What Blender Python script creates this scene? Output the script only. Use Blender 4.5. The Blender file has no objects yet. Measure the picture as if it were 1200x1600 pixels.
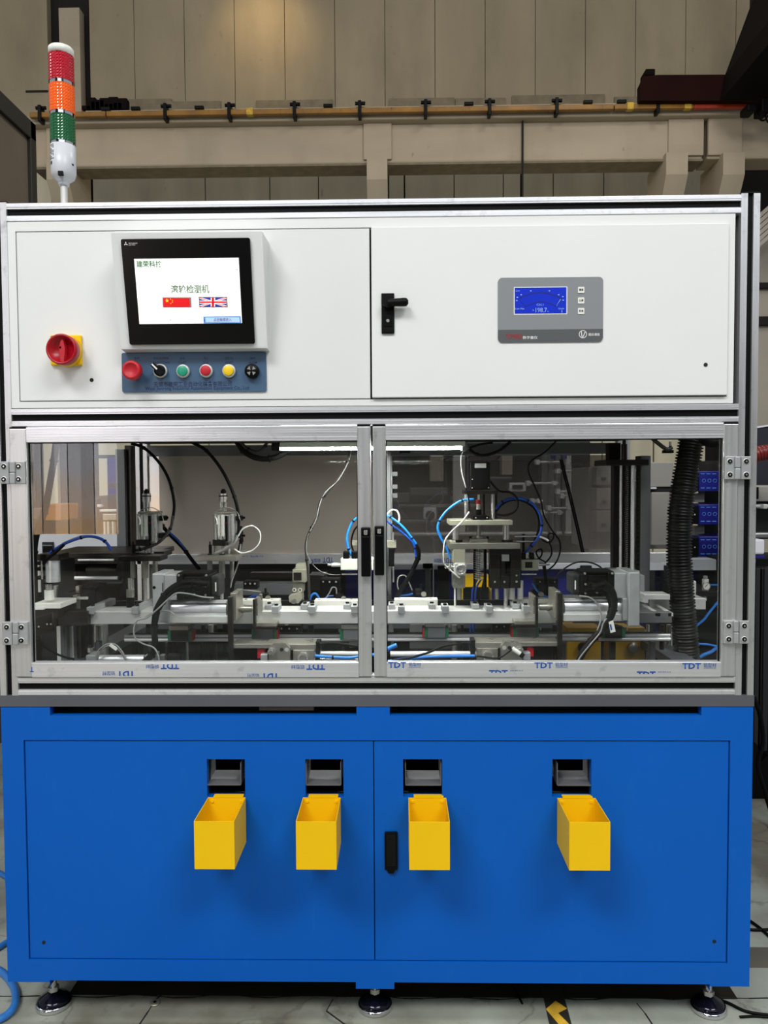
import bpy, bmesh, math, random
from mathutils import Vector, Matrix
random.seed(7)
C = bpy.data.collections.new('scene'); bpy.context.scene.collection.children.link(C)
SC = bpy.context.scene
V = Vector
# ------------------------------------------------------------------ camera
FPX, DIST, EYE = 1220.0, 1.7, 1.22
yc = V((22, -50, FPX)).normalized()
xc = V((1, -.0055, 0)); xc = (xc - xc.dot(yc) * yc).normalized()
dn = yc.cross(xc)
if dn.y < 0: dn = -dn
def P(px, py, Y=0.0):
    """world point seen at photo pixel px, py on the vertical plane y = Y"""
    d = V((px - 600, py - 800, FPX)); t = (Y + DIST) / d.dot(yc)
    return V((d.dot(xc) * t, Y, EYE - d.dot(dn) * t))
def ray(px, py):
    d = V((px - 600, py - 800, FPX)); return V((d.dot(xc), d.dot(yc), -d.dot(dn)))
cam_d = bpy.data.cameras.new('camera'); cam = bpy.data.objects.new('camera', cam_d); C.objects.link(cam)
cam_d.sensor_width = 36; cam_d.sensor_fit = 'AUTO'; cam_d.lens = FPX / 1600 * 36; cam_d.clip_start = .05; cam_d.clip_end = 100
def cam_to_world(v): return V((v.dot(xc), v.dot(yc), -v.dot(dn)))
r_, u_, b_ = cam_to_world(V((1, 0, 0))), cam_to_world(V((0, -1, 0))), cam_to_world(V((0, 0, -1)))
m = Matrix((r_, u_, b_)).transposed().to_4x4(); m.translation = V((0, -DIST, EYE)); cam.matrix_world = m
SC.camera = cam
# ------------------------------------------------------------------ light
w = bpy.data.worlds.new('world'); SC.world = w; w.use_nodes = True
w.node_tree.nodes['Background'].inputs[0].default_value = (.93, .97, 1, 1)
w.node_tree.nodes['Background'].inputs[1].default_value = .40
def area(loc, aim, sx, sy, power, col):
    l = bpy.data.lights.new('hall_lamp', 'AREA'); l.shape = 'RECTANGLE'; l.size = sx; l.size_y = sy; l.energy = power; l.color = col
    o = bpy.data.objects.new('hall_lamp', l); C.objects.link(o); o.location = loc
    o.rotation_euler = (V(aim) - V(loc)).to_track_quat('-Z', 'Y').to_euler(); return o
area((-2.4, -4.4, 6.4), (-.1, 0, .8), 3.0, 1.4, 360, (1, .99, .97))
area((2.6, -4.4, 6.4), (-.1, 0, .8), 3.0, 1.4, 290, (1, .99, .97))
area((-6.0, 1.6, 6.6), (-3, 4, 0), 1.6, .8, 70, (1, .97, .92))
area((2.5, 2.6, 6.8), (2.2, 4.5, 0), 1.6, .8, 90, (1, .97, .92))
SC.view_settings.view_transform = 'Standard'; SC.view_settings.look = 'None'
SC.view_settings.exposure = -0.25; SC.view_settings.gamma = 1.0; SC.view_settings.use_curve_mapping = False

# ------------------------------------------------------------------ materials
def srgb(r, g, b):
    f = lambda c: (c / 255 / 12.92) if c <= 10 else ((c / 255 + .055) / 1.055) ** 2.4
    return (f(r), f(g), f(b), 1)
def mat(name, col, rough=.5, metal=0.0, noise=0.0, nscale=8.0, stretch=None, bump=0.0, bscale=60, emit=0.0, spec=.5, coat=0.0, col2=None, detail=4):
    mt = bpy.data.materials.new(name); mt.use_nodes = True
    nt = mt.node_tree; N = nt.nodes; L = nt.links; b = N['Principled BSDF']
    c = srgb(*col)
    b.inputs['Base Color'].default_value = c; b.inputs['Roughness'].default_value = rough; b.inputs['Metallic'].default_value = metal
    b.inputs['Specular IOR Level'].default_value = spec; b.inputs['Coat Weight'].default_value = coat
    mt.diffuse_color = c
    tc = N.new('ShaderNodeTexCoord'); mp = N.new('ShaderNodeMapping'); L.new(tc.outputs['Object'], mp.inputs[0])
    if stretch: mp.inputs['Scale'].default_value = stretch
    if noise or col2:
        n = N.new('ShaderNodeTexNoise'); n.inputs['Scale'].default_value = nscale; n.inputs['Detail'].default_value = detail
        L.new(mp.outputs[0], n.inputs['Vector'])
        cr = N.new('ShaderNodeValToRGB'); cr.color_ramp.elements[0].position = .3; cr.color_ramp.elements[1].position = .7
        if col2: cr.color_ramp.elements[0].color = srgb(*col2); cr.color_ramp.elements[1].color = c
        else:
            cr.color_ramp.elements[0].color = tuple(x * (1 - noise) for x in c[:3]) + (1,)
            cr.color_ramp.elements[1].color = tuple(min(1, x * (1 + noise * .6)) for x in c[:3]) + (1,)
        L.new(n.outputs['Fac'], cr.inputs[0]); L.new(cr.outputs[0], b.inputs['Base Color'])
        if metal > .2:
            mr = N.new('ShaderNodeMapRange'); mr.inputs['To Min'].default_value = max(.03, rough - .1); mr.inputs['To Max'].default_value = rough + .12
            L.new(n.outputs['Fac'], mr.inputs[0]); L.new(mr.outputs[0], b.inputs['Roughness'])
    if bump:
        n2 = N.new('ShaderNodeTexNoise'); n2.inputs['Scale'].default_value = bscale; n2.inputs['Detail'].default_value = 3; L.new(mp.outputs[0], n2.inputs['Vector'])
        bp = N.new('ShaderNodeBump'); bp.inputs['Strength'].default_value = bump; bp.inputs['Distance'].default_value = .01
        L.new(n2.outputs['Fac'], bp.inputs['Height']); L.new(bp.outputs[0], b.inputs['Normal'])
    if emit:
        b.inputs['Emission Color'].default_value = c; b.inputs['Emission Strength'].default_value = emit
    return mt
def glass(name, tint, refl=.07, body=0.0, bodycol=(90, 85, 80), rough=.0):
    mt = bpy.data.materials.new(name); mt.use_nodes = True
    nt = mt.node_tree; N = nt.nodes; L = nt.links; N.remove(N['Principled BSDF']); out = N['Material Output']
    tr = N.new('ShaderNodeBsdfTransparent'); tr.inputs[0].default_value = (*tint, 1)
    gl = N.new('ShaderNodeBsdfGlossy'); gl.inputs['Roughness'].default_value = rough; gl.inputs[0].default_value = (1, 1, 1, 1)
    lw = N.new('ShaderNodeLayerWeight'); lw.inputs[0].default_value = .5
    pw = N.new('ShaderNodeMath'); pw.operation = 'POWER'; L.new(lw.outputs['Facing'], pw.inputs[0]); pw.inputs[1].default_value = 5
    ma = N.new('ShaderNodeMath'); ma.operation = 'MULTIPLY_ADD'; L.new(pw.outputs[0], ma.inputs[0]); ma.inputs[1].default_value = .8; ma.inputs[2].default_value = refl
    mx = N.new('ShaderNodeMixShader'); L.new(ma.outputs[0], mx.inputs[0]); L.new(gl.outputs[0], mx.inputs[2])
    if body:
        df = N.new('ShaderNodeBsdfDiffuse'); df.inputs[0].default_value = srgb(*bodycol)
        tc = N.new('ShaderNodeTexCoord'); n = N.new('ShaderNodeTexNoise'); n.inputs['Scale'].default_value = 5; n.inputs['Detail'].default_value = 6; L.new(tc.outputs['Object'], n.inputs['Vector'])
        mr = N.new('ShaderNodeMapRange'); mr.inputs['To Min'].default_value = body - .12; mr.inputs['To Max'].default_value = body + .12; L.new(n.outputs['Fac'], mr.inputs[0])
        m2 = N.new('ShaderNodeMixShader'); L.new(mr.outputs[0], m2.inputs[0]); L.new(tr.outputs[0], m2.inputs[1]); L.new(df.outputs[0], m2.inputs[2]); L.new(m2.outputs[0], mx.inputs[1])
    else: L.new(tr.outputs[0], mx.inputs[1])
    L.new(mx.outputs[0], out.inputs[0]); return mt
M = {}
M['alu_h'] = mat('brushed aluminium, horizontal', (232, 233, 236), .33, .7, .06, 3, (1, 30, 60))
M['alu_v'] = mat('brushed aluminium, vertical', (214, 215, 216), .33, .75, .08, 3, (60, 30, 1))
M['alu'] = mat('milled aluminium', (214, 215, 212), .4, .35, .08, 20)
M['alu_cast'] = mat('cast aluminium', (168, 171, 172), .5, .4, .08, 40)
M['alu_dark'] = mat('grey anodised aluminium', (112, 114, 116), .45, .4, .08, 15)
M['white'] = mat('white powder coat', (224, 226, 225), .42, 0, .02, 4, bump=.012, bscale=220)
M['white2'] = mat('worn white powder coat', (220, 222, 221), .3, 0, .03, 3, bump=.02, bscale=90)
M['blue'] = mat('blue powder coat', (0, 90, 186), .42, spec=.22, metal=0, noise=.04, nscale=3, bump=.015, bscale=260) if 1 else mat('x', (0, 0, 0), .38, 0, .05, 3, bump=.015, bscale=260)
M['plate'] = mat('dark grey table plate', (92, 94, 100), .45, .2, .08, 6)
M['black'] = mat('black plastic', (8, 8, 9), .45, spec=.14)
M['rubber'] = mat('black rubber', (7, 7, 8), .55, spec=.12)
M['dark'] = mat('dark interior paint', (26, 28, 30), .7)
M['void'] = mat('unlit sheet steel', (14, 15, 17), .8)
M['steel'] = mat('bright steel', (208, 206, 202), .22, .75, .1, 30)
M['shaft'] = mat('ground shaft steel', (232, 232, 232), .25, .15)
M['bsteel'] = mat('blackened steel', (46, 43, 40), .32, .7, .2, 14)
M['footcone'] = mat('blackened foot dome', (18, 20, 34), .12, .5, spec=.6)
M['nickel'] = mat('nickel plated steel', (164, 162, 152), .3, .7, .1, 18)
M['chrome'] = mat('chrome', (225, 225, 228), .07, 1)
M['yellow'] = mat('yellow powder coat', (244, 196, 6), .5, 0, .02, 8)
M['dyellow'] = mat('dull yellow paint', (196, 152, 18), .5, 0, .05, 8)
M['red'] = mat('red plastic', (184, 18, 36), .5)
M['dred'] = mat('deep red plastic', (168, 10, 30), .3)
M['green'] = mat('green plastic', (30, 150, 118), .35)
M['sgreen'] = mat('green end cap', (16, 104, 74), .4)
M['ybtn'] = mat('yellow plastic', (238, 200, 20), .35)
M['wplastic'] = mat('white plastic', (226, 226, 218), .4)
M['offwhite'] = mat('white block plastic', (214, 214, 204), .45)
M['beige'] = mat('beige cast metal', (160, 160, 142), .45, .2, .1, 20)
M['btube'] = mat('blue air tube', (24, 122, 216), .3, spec=.6)
M['dbtube'] = mat('dark blue air tube', (20, 72, 170), .3)
M['hose_floor'] = mat('blue rubber hose', (44, 112, 186), .35)
M['cable_w'] = mat('grey cable jacket', (140, 140, 138), .45)
M['cable_g'] = mat('dark grey cable jacket', (48, 46, 43), .4)
M['corr'] = mat('black corrugated plastic', (6, 7, 7), .4, spec=.3)
M['redhose'] = mat('red corrugated hose', (112, 20, 18), .4)
M['panelblue'] = mat('slate blue panel', (60, 90, 120), .4)
M['text_navy'] = mat('navy print', (16, 34, 76), .5)
M['tdt'] = mat('blue film print', (10, 74, 156), .5)
M['white_print'] = mat('white print', (225, 225, 225), .5)
M['black_print'] = mat('black print', (12, 12, 14), .5)
M['grey_face'] = mat('grey instrument face', (128, 132, 135), .5)
M['grey_dark'] = mat('dark grey instrument band', (78, 82, 84), .5)
M['red_print'] = mat('dark red print', (150, 10, 30), .5)
M['bezel'] = mat('gloss black bezel', (6, 6, 7), .25, spec=.25)
M['screen'] = mat('lit white screen', (246, 248, 247), .3, emit=.62)
M['flag_red'] = mat('lit red flag', (222, 20, 28), .3, emit=.45)
M['flag_blue'] = mat('lit blue flag', (44, 48, 150), .3, emit=.45)
M['flag_yellow'] = mat('lit yellow star', (250, 222, 20), .3, emit=.5)
M['s_green'] = mat('green screen letters', (60, 120, 50), .3, emit=.2)
M['s_grey'] = mat('sage screen letters', (120, 142, 112), .3, emit=.25)
M['s_purple'] = mat('purple screen letters', (110, 60, 140), .3, emit=.25)
M['s_btn'] = mat('pale blue screen button', (176, 206, 240), .3, emit=.45)
M['s_btn2'] = mat('blue screen button edge', (86, 140, 206), .3, emit=.4)
M['lcd'] = mat('lit blue display', (8, 40, 176), .45, emit=.3, spec=.2)
M['lcd_dark'] = mat('dark display segment', (6, 16, 96), .4, emit=.1)
M['lcd_lit'] = mat('pale display segment', (130, 160, 200), .4, emit=.35)
M['led'] = mat('light emitting strip', (255, 255, 250), .4, emit=240)
M['glow'] = mat('led diffuser housing', (206, 214, 196), .4, .1)
M['glass'] = glass('clear door pane', (.96, .97, .965), .02)
M['backpane'] = glass('scuffed rear pane', (.8, .79, .77), .10, .80, (205, 194, 184))
M['backpane2'] = glass('scuffed dark rear pane', (.8, .79, .77), .06, .45, (130, 124, 120))
M['sidepane'] = glass('side pane', (.93, .94, .93), .05)
M['lens_red'] = mat('red lens', (176, 4, 34), .12, 0, .25, 400, (.3, .3, 1), coat=.5)
M['lens_orange'] = mat('orange lens', (244, 92, 2), .12, 0, .2, 400, (.3, .3, 1), emit=.06, coat=.5)
M['lens_green'] = mat('green lens', (4, 88, 44), .12, 0, .3, 400, (.3, .3, 1), coat=.5)
M['lens_core'] = mat('amber lens core', (255, 190, 20), .3, emit=.35)
M['wall'] = mat('stained concrete panel', (156, 142, 116), .85, 0, .22, 1.3, (1, 1, .25), bump=.2, bscale=12, detail=8)
M['wall_low'] = mat('grey green lower wall panel', (214, 204, 178), .85, 0, .16, 2, (1.5, 1, .2), bump=.2, bscale=12, detail=8)
M['beam'] = mat('cream painted concrete', (178, 163, 140), .8, 0, .12, 1.2, (.6, 1, 2), bump=.15, bscale=9, detail=8)
M['plaster'] = mat('pale plaster', (172, 164, 150), .85, 0, .06, 2)
M['flash'] = mat('mortar strip', (128, 116, 94), .9, 0, .2, 9)
M['rail'] = mat('amber conductor rail', (146, 100, 16), .45, 0, .35, 6)
M['railred'] = mat('red conductor rail', (180, 52, 18), .45, 0, .3, 6)
M['girder'] = mat('dark red crane paint', (34, 11, 7), .8, 0, .25, 3, spec=.1)
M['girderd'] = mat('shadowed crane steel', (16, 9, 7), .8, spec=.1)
M['partition'] = mat('dusty brown panel', (108, 96, 80), .7, 0, .1, 3)
M['dframe'] = mat('dark olive frame', (38, 34, 26), .6)
M['darkwall'] = mat('dark recess wall', (26, 22, 18), .9)
M['cbl'] = mat('machine royal blue', (18, 22, 128), .4, 0, .08, 6)
M['cwhite'] = mat('machine white panel', (222, 224, 230), .5)
M['cgrey'] = mat('machine warm grey panel', (150, 146, 140), .5, 0, .04, 5)
M['navy'] = mat('dark navy casting', (24, 26, 36), .5)
M['carton'] = mat('orange brown carton', (176, 112, 30), .7, 0, .12, 6)
M['skin'] = mat('grey chute steel', (106, 108, 112), .45, .2, .2, 12)
M['tape_y'] = mat('worn yellow tape', (206, 166, 50), .6, 0, .35, 25)
M['tape_b'] = mat('worn black tape', (40, 37, 32), .6, 0, .3, 25)
# floor: concrete with stains and cracks
def floor_mat():
    mt = mat('worn concrete floor', (150, 152, 144), .7, 0); nt = mt.node_tree; N = nt.nodes; L = nt.links; b = N['Principled BSDF']
    tc = N.new('ShaderNodeTexCoord')
    n = N.new('ShaderNodeTexNoise'); n.inputs['Scale'].default_value = 2.3; n.inputs['Detail'].default_value = 9; L.new(tc.outputs['Object'], n.inputs['Vector'])
    cr = N.new('ShaderNodeValToRGB'); e = cr.color_ramp.elements; e[0].position = .38; e[0].color = srgb(100, 97, 84); e[1].position = .56; e[1].color = srgb(156, 162, 152); L.new(n.outputs['Fac'], cr.inputs[0])
    vo = N.new('ShaderNodeTexVoronoi'); vo.feature = 'DISTANCE_TO_EDGE'; vo.inputs['Scale'].default_value = 1.7
    n3 = N.new('ShaderNodeTexNoise'); n3.inputs['Scale'].default_value = 5; n3.inputs['Detail'].default_value = 6; L.new(tc.outputs['Object'], n3.inputs['Vector'])
    va = N.new('ShaderNodeVectorMath'); va.operation = 'MULTIPLY_ADD'; L.new(n3.outputs['Color'], va.inputs[0]); va.inputs[1].default_value = (.35, .35, 0); L.new(tc.outputs['Object'], va.inputs[2]); L.new(va.outputs[0], vo.inputs['Vector'])
    ck = N.new('ShaderNodeMapRange'); ck.inputs['From Min'].default_value = 0; ck.inputs['From Max'].default_value = .012; ck.inputs['To Min'].default_value = .35; ck.inputs['To Max'].default_value = 1; L.new(vo.outputs['Distance'], ck.inputs[0])
    mm = N.new('ShaderNodeMix'); mm.data_type = 'RGBA'; mm.blend_type = 'MULTIPLY'; mm.inputs[0].default_value = .55; L.new(cr.outputs[0], mm.inputs[6]); L.new(ck.outputs[0], mm.inputs[7]); L.new(mm.outputs[2], b.inputs['Base Color'])
    bp = N.new('ShaderNodeBump'); bp.inputs['Strength'].default_value = .25; bp.inputs['Distance'].default_value = .01; L.new(n.outputs['Fac'], bp.inputs['Height']); L.new(bp.outputs[0], b.inputs['Normal'])
    return mt
M['floor'] = floor_mat()
M['yellow'].node_tree.nodes['Principled BSDF'].inputs['Specular IOR Level'].default_value = .25

def grime(mt, dark, amount, s1=1.1, s2=9.0, lo=.58, hi=.72, stretch=(1, 1, .35)):
    """multiply stains and small marks into a material's own colour"""
    nt = mt.node_tree; N = nt.nodes; L = nt.links; b = N['Principled BSDF']; old = b.inputs['Base Color'].links[0].from_socket
    tc = N.new('ShaderNodeTexCoord'); mp = N.new('ShaderNodeMapping'); mp.inputs['Scale'].default_value = stretch; L.new(tc.outputs['Object'], mp.inputs[0]); last = old
    for sc, a, l0, h0 in ((s1, amount, .5, .8), (s2, min(1, amount * 1.5), lo, hi)):
        n = N.new('ShaderNodeTexNoise'); n.inputs['Scale'].default_value = sc; n.inputs['Detail'].default_value = 7; n.inputs['Roughness'].default_value = .65; L.new(mp.outputs[0], n.inputs['Vector'])
        mr = N.new('ShaderNodeMapRange'); mr.inputs['From Min'].default_value = l0; mr.inputs['From Max'].default_value = h0; mr.inputs['To Max'].default_value = a; L.new(n.outputs['Fac'], mr.inputs[0])
        mx = N.new('ShaderNodeMix'); mx.data_type = 'RGBA'; mx.inputs[7].default_value = srgb(*dark); L.new(mr.outputs[0], mx.inputs[0]); L.new(last, mx.inputs[6]); last = mx.outputs[2]
    L.new(last, b.inputs['Base Color'])
grime(M['wall'], (84, 72, 54), .4, 1.1, 12, .64, .76, (1, 1, .5)); grime(M['wall_low'], (110, 104, 86), .3, lo=.66); grime(M['beam'], (104, 90, 72), .3, lo=.66); grime(M['floor'], (78, 74, 62), .5, 1.3, 14, stretch=(1, 1, 1)); grime(M['rail'], (50, 34, 12), .5, 3, 20)
grime(M['blue'], (30, 110, 190), .12, 2, 40); grime(M['alu_h'], (170, 172, 174), .3, 2, 30, stretch=(1, 1, 1)); grime(M['alu_v'], (150, 152, 152), .35, 2, 30, stretch=(1, 1, 1))
# ------------------------------------------------------------------ mesh builder
class MB:
    def __init__(s, m='alu'): s.v = []; s.f = []; s.mi = []; s.sm = []; s.mats = []; s.use(m)
    def use(s, m):
        if m not in s.mats: s.mats.append(m)
        s.cur = s.mats.index(m); return s
    def add(s, vs, fs, smooth=False):
        o = len(s.v); s.v += [V(p) for p in vs]
        for f in fs: s.f.append(tuple(i + o for i in f)); s.mi.append(s.cur); s.sm.append(smooth)
        return s
    def box(s, x0, x1, y0, y1, z0, z1, b=0.0):
        if x0 > x1: x0, x1 = x1, x0
        if y0 > y1: y0, y1 = y1, y0
        if z0 > z1: z0, z1 = z1, z0
        vs = [(x, y, z) for x in (x0, x1) for y in (y0, y1) for z in (z0, z1)]
        fs = [(0, 1, 3, 2), (4, 6, 7, 5), (0, 4, 5, 1), (2, 3, 7, 6), (0, 2, 6, 4), (1, 5, 7, 3)]
        if b <= 0: return s.add(vs, fs)
        bm = bmesh.new(); bv = [bm.verts.new(p) for p in vs]
        for f in fs: bm.faces.new([bv[i] for i in f])
        bmesh.ops.bevel(bm, geom=bm.edges[:], offset=b, segments=2, affect='EDGES', profile=.5)
        bm.verts.index_update(); s.add([v.co.copy() for v in bm.verts], [[v.index for v in f.verts] for f in bm.faces]); bm.free(); return s
    def pb(s, x0, y0, x1, y1, Y0, Y1, b=0.0):
        """box whose front face (at depth Y0) spans the given photo pixels, going back to Y1"""
        xm, ym = (x0 + x1) / 2, (y0 + y1) / 2
        return s.box(P(x0, ym, Y0).x, P(x1, ym, Y0).x, Y0, Y1, P(xm, y1, Y0).z, P(xm, y0, Y0).z, b)
    def cyl(s, a, b, r, r2=None, n=20, cap=True):
        a, b = V(a), V(b); r2 = r if r2 is None else r2; d = (b - a).normalized()
        u = d.cross(V((0, 0, 1)) if abs(d.z) < .9 else V((1, 0, 0))).normalized(); w_ = d.cross(u)
        vs = []
        for c, rr in ((a, r), (b, r2)):
            for i in range(n):
                t = 2 * math.pi * i / n; vs.append(c + rr * (math.cos(t) * u + math.sin(t) * w_))
        s.add(vs, [(i, (i + 1) % n, n + (i + 1) % n, n + i) for i in range(n)], True)
        if cap: s.add(vs, [tuple(range(n))[::-1], tuple(range(n, 2 * n))])
        return s
    def lathe(s, o, d, prof, n=24):
        o = V(o); d = V(d).normalized(); u = d.cross(V((0, 0, 1)) if abs(d.z) < .9 else V((1, 0, 0))).normalized(); w_ = d.cross(u); vs = []
        for r, h in prof:
            for i in range(n):
                t = 2 * math.pi * i / n; vs.append(o + d * h + max(r, 1e-5) * (math.cos(t) * u + math.sin(t) * w_))
        for k in range(len(prof) - 1):
            flat = abs(prof[k][1] - prof[k + 1][1]) < 1e-6
            s.add([], []); 
        base = len(s.v); s.v += vs
        for k in range(len(prof) - 1):
            for i in range(n):
                s.f.append((base + k * n + i, base + k * n + (i + 1) % n, base + (k + 1) * n + (i + 1) % n, base + (k + 1) * n + i)); s.mi.append(s.cur); s.sm.append(False if n < 10 else True)
        s.f.append(tuple(base + i for i in range(n))[::-1]); s.mi.append(s.cur); s.sm.append(False)
        s.f.append(tuple(base + (len(prof) - 1) * n + i for i in range(n))); s.mi.append(s.cur); s.sm.append(False)
        return s
    def tube(s, pts, r, n=8, cap=True):
        pts = [V(p) for p in pts]; rs = r if isinstance(r, (list, tuple)) else [r] * len(pts)
        t0 = (pts[1] - pts[0]).normalized(); u = t0.cross(V((0, 0, 1)) if abs(t0.z) < .9 else V((1, 0, 0))).normalized(); vs = []
        for k, p in enumerate(pts):
            t = (pts[min(k + 1, len(pts) - 1)] - pts[max(k - 1, 0)]).normalized()
            u = (u - u.dot(t) * t).normalized(); w_ = t.cross(u)
            for i in range(n):
                a = 2 * math.pi * i / n; vs.append(p + rs[k] * (math.cos(a) * u + math.sin(a) * w_))
        fs = [(k * n + i, k * n + (i + 1) % n, (k + 1) * n + (i + 1) % n, (k + 1) * n + i) for k in range(len(pts) - 1) for i in range(n)]
        s.add(vs, fs, True)
        if cap: s.add(vs[:n], [tuple(range(n))[::-1]]); s.add(vs[-n:], [tuple(range(n))])
        return s
    def prism(s, pts, vec):
        n = len(pts); vec = V(vec); vs = [V(p) for p in pts] + [V(p) + vec for p in pts]
        s.add(vs, [tuple(range(n))[::-1], tuple(range(n, 2 * n))] + [(i, (i + 1) % n, n + (i + 1) % n, n + i) for i in range(n)]); return s
    def build(s, name, parent=None, fix=True):
        me = bpy.data.meshes.new(name); off = wloc(parent)
        if parent is None:
            xs = [v.x for v in s.v]; ys = [v.y for v in s.v]; zs = [v.z for v in s.v]; off = V(((min(xs) + max(xs)) / 2, (min(ys) + max(ys)) / 2, min(zs)))
        me.from_pydata([tuple(v - off) for v in s.v], [], s.f)
        for k in s.mats: me.materials.append(M[k])
        me.polygons.foreach_set('material_index', s.mi); me.polygons.foreach_set('use_smooth', s.sm)
        if fix:
            bm = bmesh.new(); bm.from_mesh(me); bmesh.ops.recalc_face_normals(bm, faces=bm.faces[:]); bm.to_mesh(me); bm.free()
        me.update()
        o = bpy.data.objects.new(name, me); C.objects.link(o)
        if parent is None: o.location = off
        else: o.parent = parent
        return o
def wloc(o):
    p = V((0, 0, 0))
    while o is not None: p += o.location; o = o.parent
    return p
def thing(name, label, cat, loc, group=None):
    o = bpy.data.objects.new(name, None); o.empty_display_size = .05; C.objects.link(o); o.location = loc; o['label'] = label; o['category'] = cat
    if group: o['group'] = group
    return o
def tag(o, label, cat, group=None):
    o['label'] = label; o['category'] = cat
    if group: o['group'] = group
    return o
def struct(o): o['kind'] = 'structure'; return o
def dup(root, shift, label=None, group=None):
    r = root.copy(); C.objects.link(r); r.location = root.location + V(shift)
    if label: r['label'] = label
    if group: r['group'] = group
    def rec(a, b):
        for ch in [c for c in a.children if c.name not in done]:
            done.add(ch.name); c = ch.copy(); C.objects.link(c); c.parent = b; done.add(c.name); rec(ch, c)
    done = set(); kids = list(root.children)
    def cp(a, b):
        for ch in list(a.children):
            c = ch.copy(); C.objects.link(c); c.parent = b; cp(ch, c)
    cp(root, r); return r
def smooth_path(pts, sub=8):
    pts = [V(p) for p in pts]; q = [pts[0] * 2 - pts[1]] + pts + [pts[-1] * 2 - pts[-2]]; out = []
    for i in range(1, len(q) - 2):
        for k in range(sub):
            t = k / sub; p0, p1, p2, p3 = q[i - 1:i + 3]
            out.append(.5 * ((2 * p1) + (p2 - p0) * t + (2 * p0 - 5 * p1 + 4 * p2 - p3) * t * t + (3 * p1 - p0 - 3 * p2 + p3) * t ** 3))
    out.append(pts[-1]); return out
def pp(pts, Y=None): return [P(*p) if len(p) == 3 else P(p[0], p[1], Y) for p in pts]
def cable(name, label, cat, pts, r, m, Y=None, group=None, parent=None, sub=8, n=8):
    b = MB(m); path = smooth_path(pp(pts, Y), sub); b.tube(path, r, n)
    if name in ('cable_loom', 'servo_cable', 'lamp_cable', 'air_tube', 'air_hose') and len(pts) > 4:
        b.use('rubber')
        for i in range(sub, len(path) - 2, sub * 2 + 3):
            d = (path[i + 1] - path[i]).normalized(); b.tube([path[i] - d * .0022, path[i] + d * .0022], r * 1.3, 8); b.tube([path[i], path[i] + V((.7, 0, .5)) * (r + .004)], .0009, 4)
    o = b.build(name, parent)
    if parent is None: tag(o, label, cat, group)
    return o
class Face:
    """a flat frame for print: origin, unit u (right), v (down), n (towards the viewer)"""
    def __init__(s, o, u, v): s.o = V(o); s.u = V(u).normalized(); s.v = V(v).normalized(); s.n = s.v.cross(s.u).normalized(); s.n = s.n if s.n.y < 0 else -s.n
    def uv(s, px, py):
        d = ray(px, py); c = V((0, -DIST, EYE)); t = (s.o - c).dot(s.n) / d.dot(s.n); q = c + d * t - s.o; return q.dot(s.u), q.dot(s.v)
    def at(s, u, v, h=0.0): return s.o + s.u * u + s.v * v + s.n * h
    def px(s, x, y, h=0.0): return s.at(*s.uv(x, y), h)
def front(Y): return Face((0, Y, EYE), (1, 0, 0), (0, 0, -1))
def fpoly(b, face, pts, h, th=.0004):
    q = [face.at(u, v, h) for u, v in pts]; b.prism(q, face.n * -th); return b
def ppoly(b, face, pts, h, th=.0004): return fpoly(b, face, [face.uv(*p) for p in pts], h, th)
def rrect(x0, y0, x1, y1, r, n=5):
    out = []
    for cx, cy, a in ((x1 - r, y0 + r, -90), (x1 - r, y1 - r, 0), (x0 + r, y1 - r, 90), (x0 + r, y0 + r, 180)):
        for k in range(n + 1):
            t = math.radians(a + 90 * k / n); out.append((cx + r * math.cos(t), cy + r * math.sin(t)))
    return out
def lettering(s, face, box, m, h=.0006, flip=False, clip=None, name='lettering', parent=None, bold=0.0, shear=0.0):
    """text fitted to a photo-pixel box on a flat face; clip=(v0,v1) keeps only that share of its height"""
    cu = bpy.data.curves.new('t', 'FONT'); cu.body = s; cu.offset = bold; cu.shear = shear; cu.resolution_u = 2
    to = bpy.data.objects.new('t', cu); C.objects.link(to); dg = bpy.context.evaluated_depsgraph_get(); dg.update()
    me = bpy.data.meshes.new_from_object(to.evaluated_get(dg)); bpy.data.objects.remove(to)
    bm = bmesh.new(); bm.from_mesh(me); xs = [v.co.x for v in bm.verts]; ys = [v.co.y for v in bm.verts]
    if not xs: return None
    x0, x1, y0, y1 = min(xs), max(xs), min(ys), max(ys)
    for v in bm.verts: v.co = V(((v.co.x - x0) / (x1 - x0), (v.co.y - y0) / (y1 - y0), 0))
    if clip:
        for c, nn in ((clip[0], -1), (clip[1], 1)): bmesh.ops.bisect_plane(bm, geom=bm.verts[:] + bm.edges[:] + bm.faces[:], plane_co=(0, c, 0), plane_no=(0, nn, 0), clear_outer=True)
        for v in bm.verts: v.co.y = (v.co.y - clip[0]) / (clip[1] - clip[0])
    u0, v0 = face.uv(box[0], box[1]); u1, v1 = face.uv(box[2], box[3]); off = wloc(parent)
    for v in bm.verts:
        a, c = v.co.x, v.co.y
        if flip: a, c = 1 - a, 1 - c
        v.co = face.at(u0 + (u1 - u0) * a, v1 + (v0 - v1) * c, h) - off
    bmesh.ops.recalc_face_normals(bm, faces=bm.faces[:])
    bm.to_mesh(me); bm.free(); me.materials.clear(); me.materials.append(M[m]); me.name = name
    o = bpy.data.objects.new(name, me); C.objects.link(o); o.parent = parent; return o
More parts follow.
